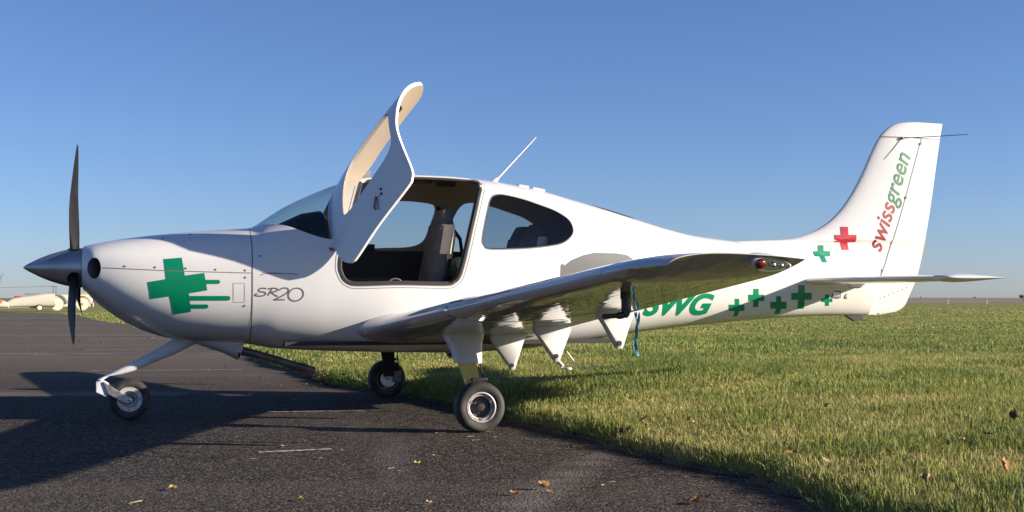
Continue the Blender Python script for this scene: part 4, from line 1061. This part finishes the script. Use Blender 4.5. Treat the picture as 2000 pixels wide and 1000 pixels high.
MARKS = [(ac(2.336, 0, 0), 'nose wheel'), (ac(0, 1.68, 0), 'near main wheel'), (ac(0, -1.68, 0), 'far main wheel'), (Vector((-1.24, 7.8, 0)), 'painted bar'), (ac(1.1, 0, 0), 'exhaust pipes')]
def where(x, y):
    if y > 19: return 'far out on the apron, level with the spinner' if x < -7 else 'far out under the nose'
    if y < 6.6: return 'close to the camera, ' + ('left of centre' if x < -.35 else 'near the grass' if x > .75 else 'in mid picture')
    m_, nm = min(MARKS, key=lambda q: (q[0].x-x)**2+(q[0].y-y)**2)
    dx, dy = x-m_.x, y-m_.y
    d = ('left of' if dx < 0 else 'right of') if abs(dx) > abs(dy) else ('in front of' if dy < 0 else 'behind')
    return d+' the '+nm
def on_asphalt(k, x, y): w_ = where(x, y); return ADJ[k]+' on the asphalt '+w_, PLURAL[k]+' '+w_
def in_grass(k, x, y):
    w_ = where(x, y); return {1: 'tan leaf', 2: 'orange leaf', 3: 'dark brown leaf'}[k]+' caught in the grass edge '+w_, PLURAL[k]+' in the grass '+w_
SEEN = [(338, 958, 0, .07), (265, 985, 4, .09), (325, 900, 4, .07), (390, 915, 4, .05), (592, 968, 0, .045), (588, 979, 0, .06), (555, 874, 0, .05), (594, 864, 0, .045), (632, 848, 0, .04), (627, 898, 1, .045), (668, 882, 0, .025),
        (850, 893, 1, .045), (815, 909, 0, .06), (797, 826, 1, .04), (985, 893, 4, .05), (1008, 968, 2, .075), (1063, 957, 2, .09), (1078, 963, 1, .06), (1137, 960, 0, .045), (1178, 953, 4, .08), (1150, 890, 3, .04), (1116, 878, 3, .025),
        (1360, 985, 2, .09), (1378, 976, 2, .07), (740, 893, 3, .05), (680, 897, 4, .05), (697, 896, 4, .05), (930, 862, 4, .05), (920, 855, 4, .06), (968, 856, 4, .045), (860, 848, 4, .06), (955, 845, 4, .04), (838, 987, 1, .05),
        (510, 790, 4, .07), (455, 833, 4, .05), (575, 785, 1, .04), (600, 782, 1, .04), (492, 814, 4, .05), (470, 823, 4, .05), (1195, 944, 4, .04), (1290, 878, 4, .05), (720, 830, 1, .03), (765, 917, 4, .05), (540, 902, 1, .04),
        (355, 745, 1, .05), (470, 742, 0, .06), (485, 736, 4, .10), (510, 741, 0, .07), (520, 752, 0, .07), (545, 757, 1, .06), (440, 718, 3, .05), (417, 720, 4, .07), (230, 680, 3, .08), (245, 677, 1, .06), (160, 683, 3, .09), (155, 668, 3, .09),
        (300, 662, 1, .12), (290, 664, 1, .1), (200, 672, 1, .1), (75, 690, 1, .09), (82, 696, 1, .08), (40, 672, 1, .1), (550, 755, 0, .05), (600, 752, 1, .06), (615, 757, 1, .05)]
for u, v, k, sz in SEEN:
    x, y = gp(u, v); leaf(x, y, .006, sz*rnd.uniform(.9, 1.2), k, rnd.randrange(3 if k == 4 else 5), *on_asphalt(k, x, y))
for _ in range(32):
    y = 5.4+rnd.random()**1.4*12; x = float(edge_x(y))-rnd.uniform(.05, 3.2); k = rnd.choice([0, 1, 1, 4, 4, 4, 3])
    if y < 11 and rnd.random() < .4: continue
    leaf(x, y, .006, rnd.uniform(.018, .040), k, rnd.randrange(3 if k == 4 else 5), *on_asphalt(k, x, y))
for u, v, k, sz in [(1257, 850, 2, .07), (1262, 862, 1, .05), (1350, 858, 1, .06), (1355, 866, 1, .06), (1503, 938, 1, .06), (1545, 925, 2, .06), (1614, 946, 1, .06), (1740, 943, 1, .09), (1785, 955, 1, .06), (1585, 960, 2, .05), (1226, 820, 1, .05),
                    (1118, 832, 2, .06), (1195, 838, 2, .06), (1616, 852, 1, .07), (1810, 998, 1, .08), (1930, 916, 3, .07), (1855, 930, 3, .06), (1880, 925, 1, .05), (1512, 1004, 2, .07)]:
    x, y = gp(u, v+10); leaf(x, y, float(bank(x, y))+.03, sz, k, rnd.randrange(5), *in_grass(k, x, y), rx=rnd.uniform(-.6, .6), ry=rnd.uniform(-.6, .6))
for _ in range(55):
    y = rnd.uniform(12.6, 15.5) if rnd.random() < .62 else rnd.uniform(6, 24); x = float(edge_x(y))+rnd.uniform(-.12, .10); k = rnd.choice([1, 2, 3, 3])
    leaf(x, y, float(bank(x, y))+rnd.uniform(.015, .05), rnd.uniform(.045, .08), k, rnd.randrange(5), *in_grass(k, x, y), rx=rnd.uniform(-.5, .5), ry=rnd.uniform(-.5, .5))
x, y = gp(1376, 916); leaf(x, y, .03, .085, 0, 4, 'large pale yellow curled leaf resting where the asphalt meets the grass', None, .4, .2)
x, y = gp(1975, 905); leaf(x, y, float(bank(x, y))+.06, .095, 3, 2, 'dark brown leaf standing upright in the grass at the right edge', None, 1.3, .3)
x, y = gp(1957, 995); leaf(x, y, float(bank(x, y))+.05, .11, 2, 1, 'large orange leaf standing in the grass at the bottom right corner', None, 1.2, .1)

# ------------------------------------------------------------------ far left: trailers, pole, tree
tw = mat('cream_trailer_paint', (.62, .57, .46), .45, noise=(1.2, (.62, .56, .44), .5, .75)); tg = mat('trailer_grey', (.22, .21, .20), .6)
ty = mat('yellow_lid', (.55, .38, .08), .6); tr_ = mat('faded_red', (.35, .06, .05), .6); to = mat('orange_hub', (.50, .20, .04), .6)
def wheel(parent, x, z, r, disc, hub, name='wheel'):
    w = MB().lathe([(-.09, r*.98), (-.09, r), (.09, r), (.10, r*.9)], (x, -.0, z), 'y', 28).build(name, tg, parent)
    MB().lathe([(-.115, .02), (-.11, r*.86), (-.09, r*.9), (-.085, r*.9)], (x, 0, z), 'y', 28).build('wheel_disc', disc, w)
    MB().lathe([(-.15, .01), (-.145, r*.16), (-.11, r*.18)], (x, 0, z), 'y', 14).build('hub', hub, w); return w
def far_pt(u, d): return ((u-975)/2500*d, d)
# long low glider trailer
x, y = far_pt(58, 106); T1 = empty('glider_trailer', (x, y, 0), .38, label='long low cream trailer with tapered body and small wheel, middle of the row', cat='trailer')
R = []
for u in np.linspace(0, 1, 12):
    xx = -1.95+3.9*u; top = .95+.52*min(1, u*1.25)**.9-(.35*max(0, .10-u)/.10); w = .45+.35*u
    R.append([(xx, w*math.copysign(abs(math.cos(a))**.6, math.cos(a)), .32+(top-.32)/2+(top-.32)/2*math.copysign(abs(math.sin(a))**.5, math.sin(a))) for a in np.linspace(0, 2*np.pi, 20, endpoint=False)])
MB().rings(R).build('trailer_body', tw, T1)
MB().box((0, -.2, .30), (3.6, .5, .08)).build('chassis', tg, T1)
w = empty('wheel', (.75, -.72, .28)); w.parent = T1
for nm, pr, m_ in (('tyre', [(-.09, .2), (-.09, .28), (.09, .28), (.09, .2)], M['tyre']), ('rim', [(-.11, .01), (-.10, .19), (-.05, .2)], tw)):
    MB().lathe(pr, (0, 0, 0), 'y', 24).build(nm, m_, w)
MB().box((1.96, -.1, 1.25), (.10, .5, .42)).build('end_cap', tg, T1, bevel=.02)
MB().box((-.9, -.1, 1.19), (.6, .4, .16)).build('red_cover', tr_, T1, bevel=.03)
MB().box((.4, .2, 1.42), (1.5, .4, .14)).build('dark_cover', tg, T1, bevel=.03)
# boxy trailer with two big wheels
x, y = far_pt(139, 107); T2 = empty('box_trailer', (x, y, 0), .38, label='cream box-shaped trailer with two big wheels and yellow lid, rightmost of the row', cat='trailer')
MB().box((0, .6, .86), (3.4, 1.3, 1.02)).build('trailer_body', tw, T2, bevel=.05)
MB().box((.95, .6, 1.43), (1.4, 1.3, .11)).build('lid', ty, T2, bevel=.03)
for xx, d_, h_ in ((-1.15, tw, tw), (.85, tw, to)):
    e = empty('wheel', (xx, -.12, .58)); e.parent = T2; r = .58
    MB().lathe([(-.06, r*.90), (-.06, r), (.09, r), (.09, r*.9)], (0, 0, 0), 'y', 36).build('tyre', tg, e)
    MB().lathe([(-.10, .02), (-.09, r*.85), (-.04, r*.92), (.0, r*.9)], (0, 0, 0), 'y', 36).build('wheel_disc', d_, e)
    MB().lathe([(-.16, .01), (-.15, r*.17), (-.09, r*.2)], (0, 0, 0), 'y', 16).build('hub', h_, e)
MB().tube([(-1.15+.85*math.cos(a), -.15, .58+.78*math.sin(a)) for a in np.linspace(.05, 2.4, 16)], .05, 8).build('mudguard', tg, T2)
MB().tube([(.85+.70*math.cos(a), -.15, .58+.66*math.sin(a)) for a in np.linspace(.1, 2.5, 16)], .04, 8).build('mudguard', tg, T2)
MB().box((-1.9, .3, .55), (.5, .1, .08)).build('drawbar', tg, T2); MB().box((1.74, .2, .50), (.10, .7, .35)).build('tail_box', tw, T2, bevel=.02)
x, y = far_pt(-14, 104); T3 = empty('glider_trailer', (x, y, 0), .30, label='cream trailer with sloping tail and orange badge, cut by the left edge', cat='trailer')
R = []
for u in np.linspace(0, 1, 12):
    xx = -3+4.2*u; top = 1.55-.85*max(0, (u-.45)/.55)**1.1; w = .75-.3*u
    R.append([(xx, w*math.copysign(abs(math.cos(a))**.6, math.cos(a)), .28+(top-.28)/2+(top-.28)/2*math.copysign(abs(math.sin(a))**.5, math.sin(a))) for a in np.linspace(0, 2*np.pi, 20, endpoint=False)])
MB().rings(R).build('trailer_body', tw, T3); MB().box((-.6, -.1, .26), (4, .6, .07)).build('chassis', tg, T3)
MB().lathe([(-.03, .01), (-.02, .17), (.02, .17)], (.62, -.62, .80), 'y', 20).build('badge', to, T3)
w = empty('wheel', (-1.0, -.75, .28)); w.parent = T3
MB().lathe([(-.09, .2), (-.09, .28), (.09, .28), (.09, .2)], (0, 0, 0), 'y', 24).build('tyre', M['tyre'], w); MB().lathe([(-.11, .01), (-.10, .19), (-.05, .2)], (0, 0, 0), 'y', 24).build('rim', tw, w)

wood = mat('weathered_pole', (.11, .10, .095), .8)
for u, lab in ((104, 'left one of the two grey utility poles behind the trailers'), (109.5, 'right one of the two grey utility poles behind the trailers')):
    x, y = far_pt(u, 420); p = empty('utility_pole', (x, y, 0), 0, label=lab, cat='pole', group='utility poles behind the trailers')
    MB().tube([(0, 0, 0), (0, 0, 5.6)], [.15, .11], 10).build('pole', wood, p); MB().box((0, 0, 5.35), (1.0, .1, .1)).build('crossarm', wood, p)
xa, y = far_pt(104, 420); L = [(xa+(-100)*u, y, 5.45-.9*math.sin(math.pi*u)) for u in np.linspace(0, 1, 24)]
tag(MB().tube(L, .045, 6).build('power_line', wood), 'thin overhead wire running left from the utility poles', 'wire')

def tree(name, loc, h, spread, label, seed, barkm, leafm=None, nleaf=0, cat='tree', levels=5):
    r = random.Random(seed); T = empty(name, loc, 0, label=label, cat=cat); tips = []; mb = MB(); br = MB()
    def grow(p, d, l_, rad, lv, target):
        pts = [p]; q = Vector(p); dd = Vector(d)
        for _ in range(3):
            dd = (dd+Vector((r.uniform(-.25, .25), r.uniform(-.25, .25), r.uniform(-.05, .22)))).normalized(); q = q+dd*l_/3; pts.append(q.copy())
        target.tube(pts, [rad, rad*.85, rad*.72, rad*.6], 6 if lv > 2 else 4)
        if lv == 0: tips.append(q); return
        for _ in range(3 if lv > 1 else 2):
            a = r.uniform(0, 6.28); t = r.uniform(.45, .95)*spread
            nd = (dd+Vector((math.cos(a)*t, math.sin(a)*t, r.uniform(-.1, .3)))).normalized()
            k = r.randrange(2, 4); grow(pts[k], nd, l_*r.uniform(.62, .8), rad*.55, lv-1, br)
        tips.append(q)
    grow(Vector((0, 0, 0)), Vector((0, 0, 1)), h*.34, h*.020, levels, mb)
    mb.build('trunk', barkm, T)
    br.build('branches', barkm, T)
    if nleaf:
        vs = []; fs = []
        for i in range(nleaf):
            c = r.choice(tips)+Vector((r.gauss(0, h*.06), r.gauss(0, h*.06), r.gauss(0, h*.05))); s = h*.03
            u = Vector((r.gauss(0, 1), r.gauss(0, 1), r.gauss(0, 1))).normalized(); v = u.orthogonal().normalized(); k = len(vs)
            vs += [c-u*s, c+v*s*.6, c+u*s, c-v*s*.6]; fs.append((k, k+1, k+2, k+3))
        MB().add(vs, fs).build('crown', leafm, T, sharp=0)
    return T
bark = mat('bare_bark', (.16, .125, .105), .9); fol = mat('dark_foliage', (.055, .075, .035), .9)
x, y = far_pt(-9, 150); tree('bare_tree', (x, y, 0), 4.6, 1.0, 'bare winter tree at the left edge beyond the trailers', 5, bark, levels=5)
for i, (u, d, h, lab) in enumerate(((1797, 1350, 4.6, 'left one of the small far trees right of the tail'), (1811, 1380, 3.2, 'low far bush right of the tail, near its twin tree'),
                                    (1902, 1340, 5.0, 'small round far tree standing alone on the skyline'), (1655, 1300, 4.0, 'small far tree under the tailplane on the skyline'))):
    x, y = far_pt(u, d); tree('far_tree', (x, y, .9), h, 1.3, lab, 20+i, bark, fol, 500, levels=3)
x, y = far_pt(1999, 380); tree('hedge_bush', (x, y, 0), 3.2, 1.2, 'dark bush at the far right edge of the field', 31, bark, fol, 700, 'bush', 3)
x, y = far_pt(189, 170)
for i, (du, h, lab) in enumerate(((182, 1.8, 'brown bare bush right behind the box trailer'), (196, 1.4, 'brown bare bush beside the cowling, behind the grass'))):
    x, y = far_pt(du, 170); tree('bare_bush', (x, y, 0), h, 1.4, lab, 40+i, mat('brown_twigs', (.12, .075, .05), .9), levels=5, cat='bush')
for u, lab in ((1851, 'white marker post on the field, left one of the pair'), (1927, 'white marker post on the field, right one of the pair'), ):
    x, y = far_pt(u, 300); p = MB().box((0, 0, .42), (.28, .28, .95)).box((0, 0, .95), (.34, .34, .10)).build('marker_post', tw, bevel=.03); p.location = (x, y, 0)
    tag(p, lab, 'post', 'white marker posts on the field')
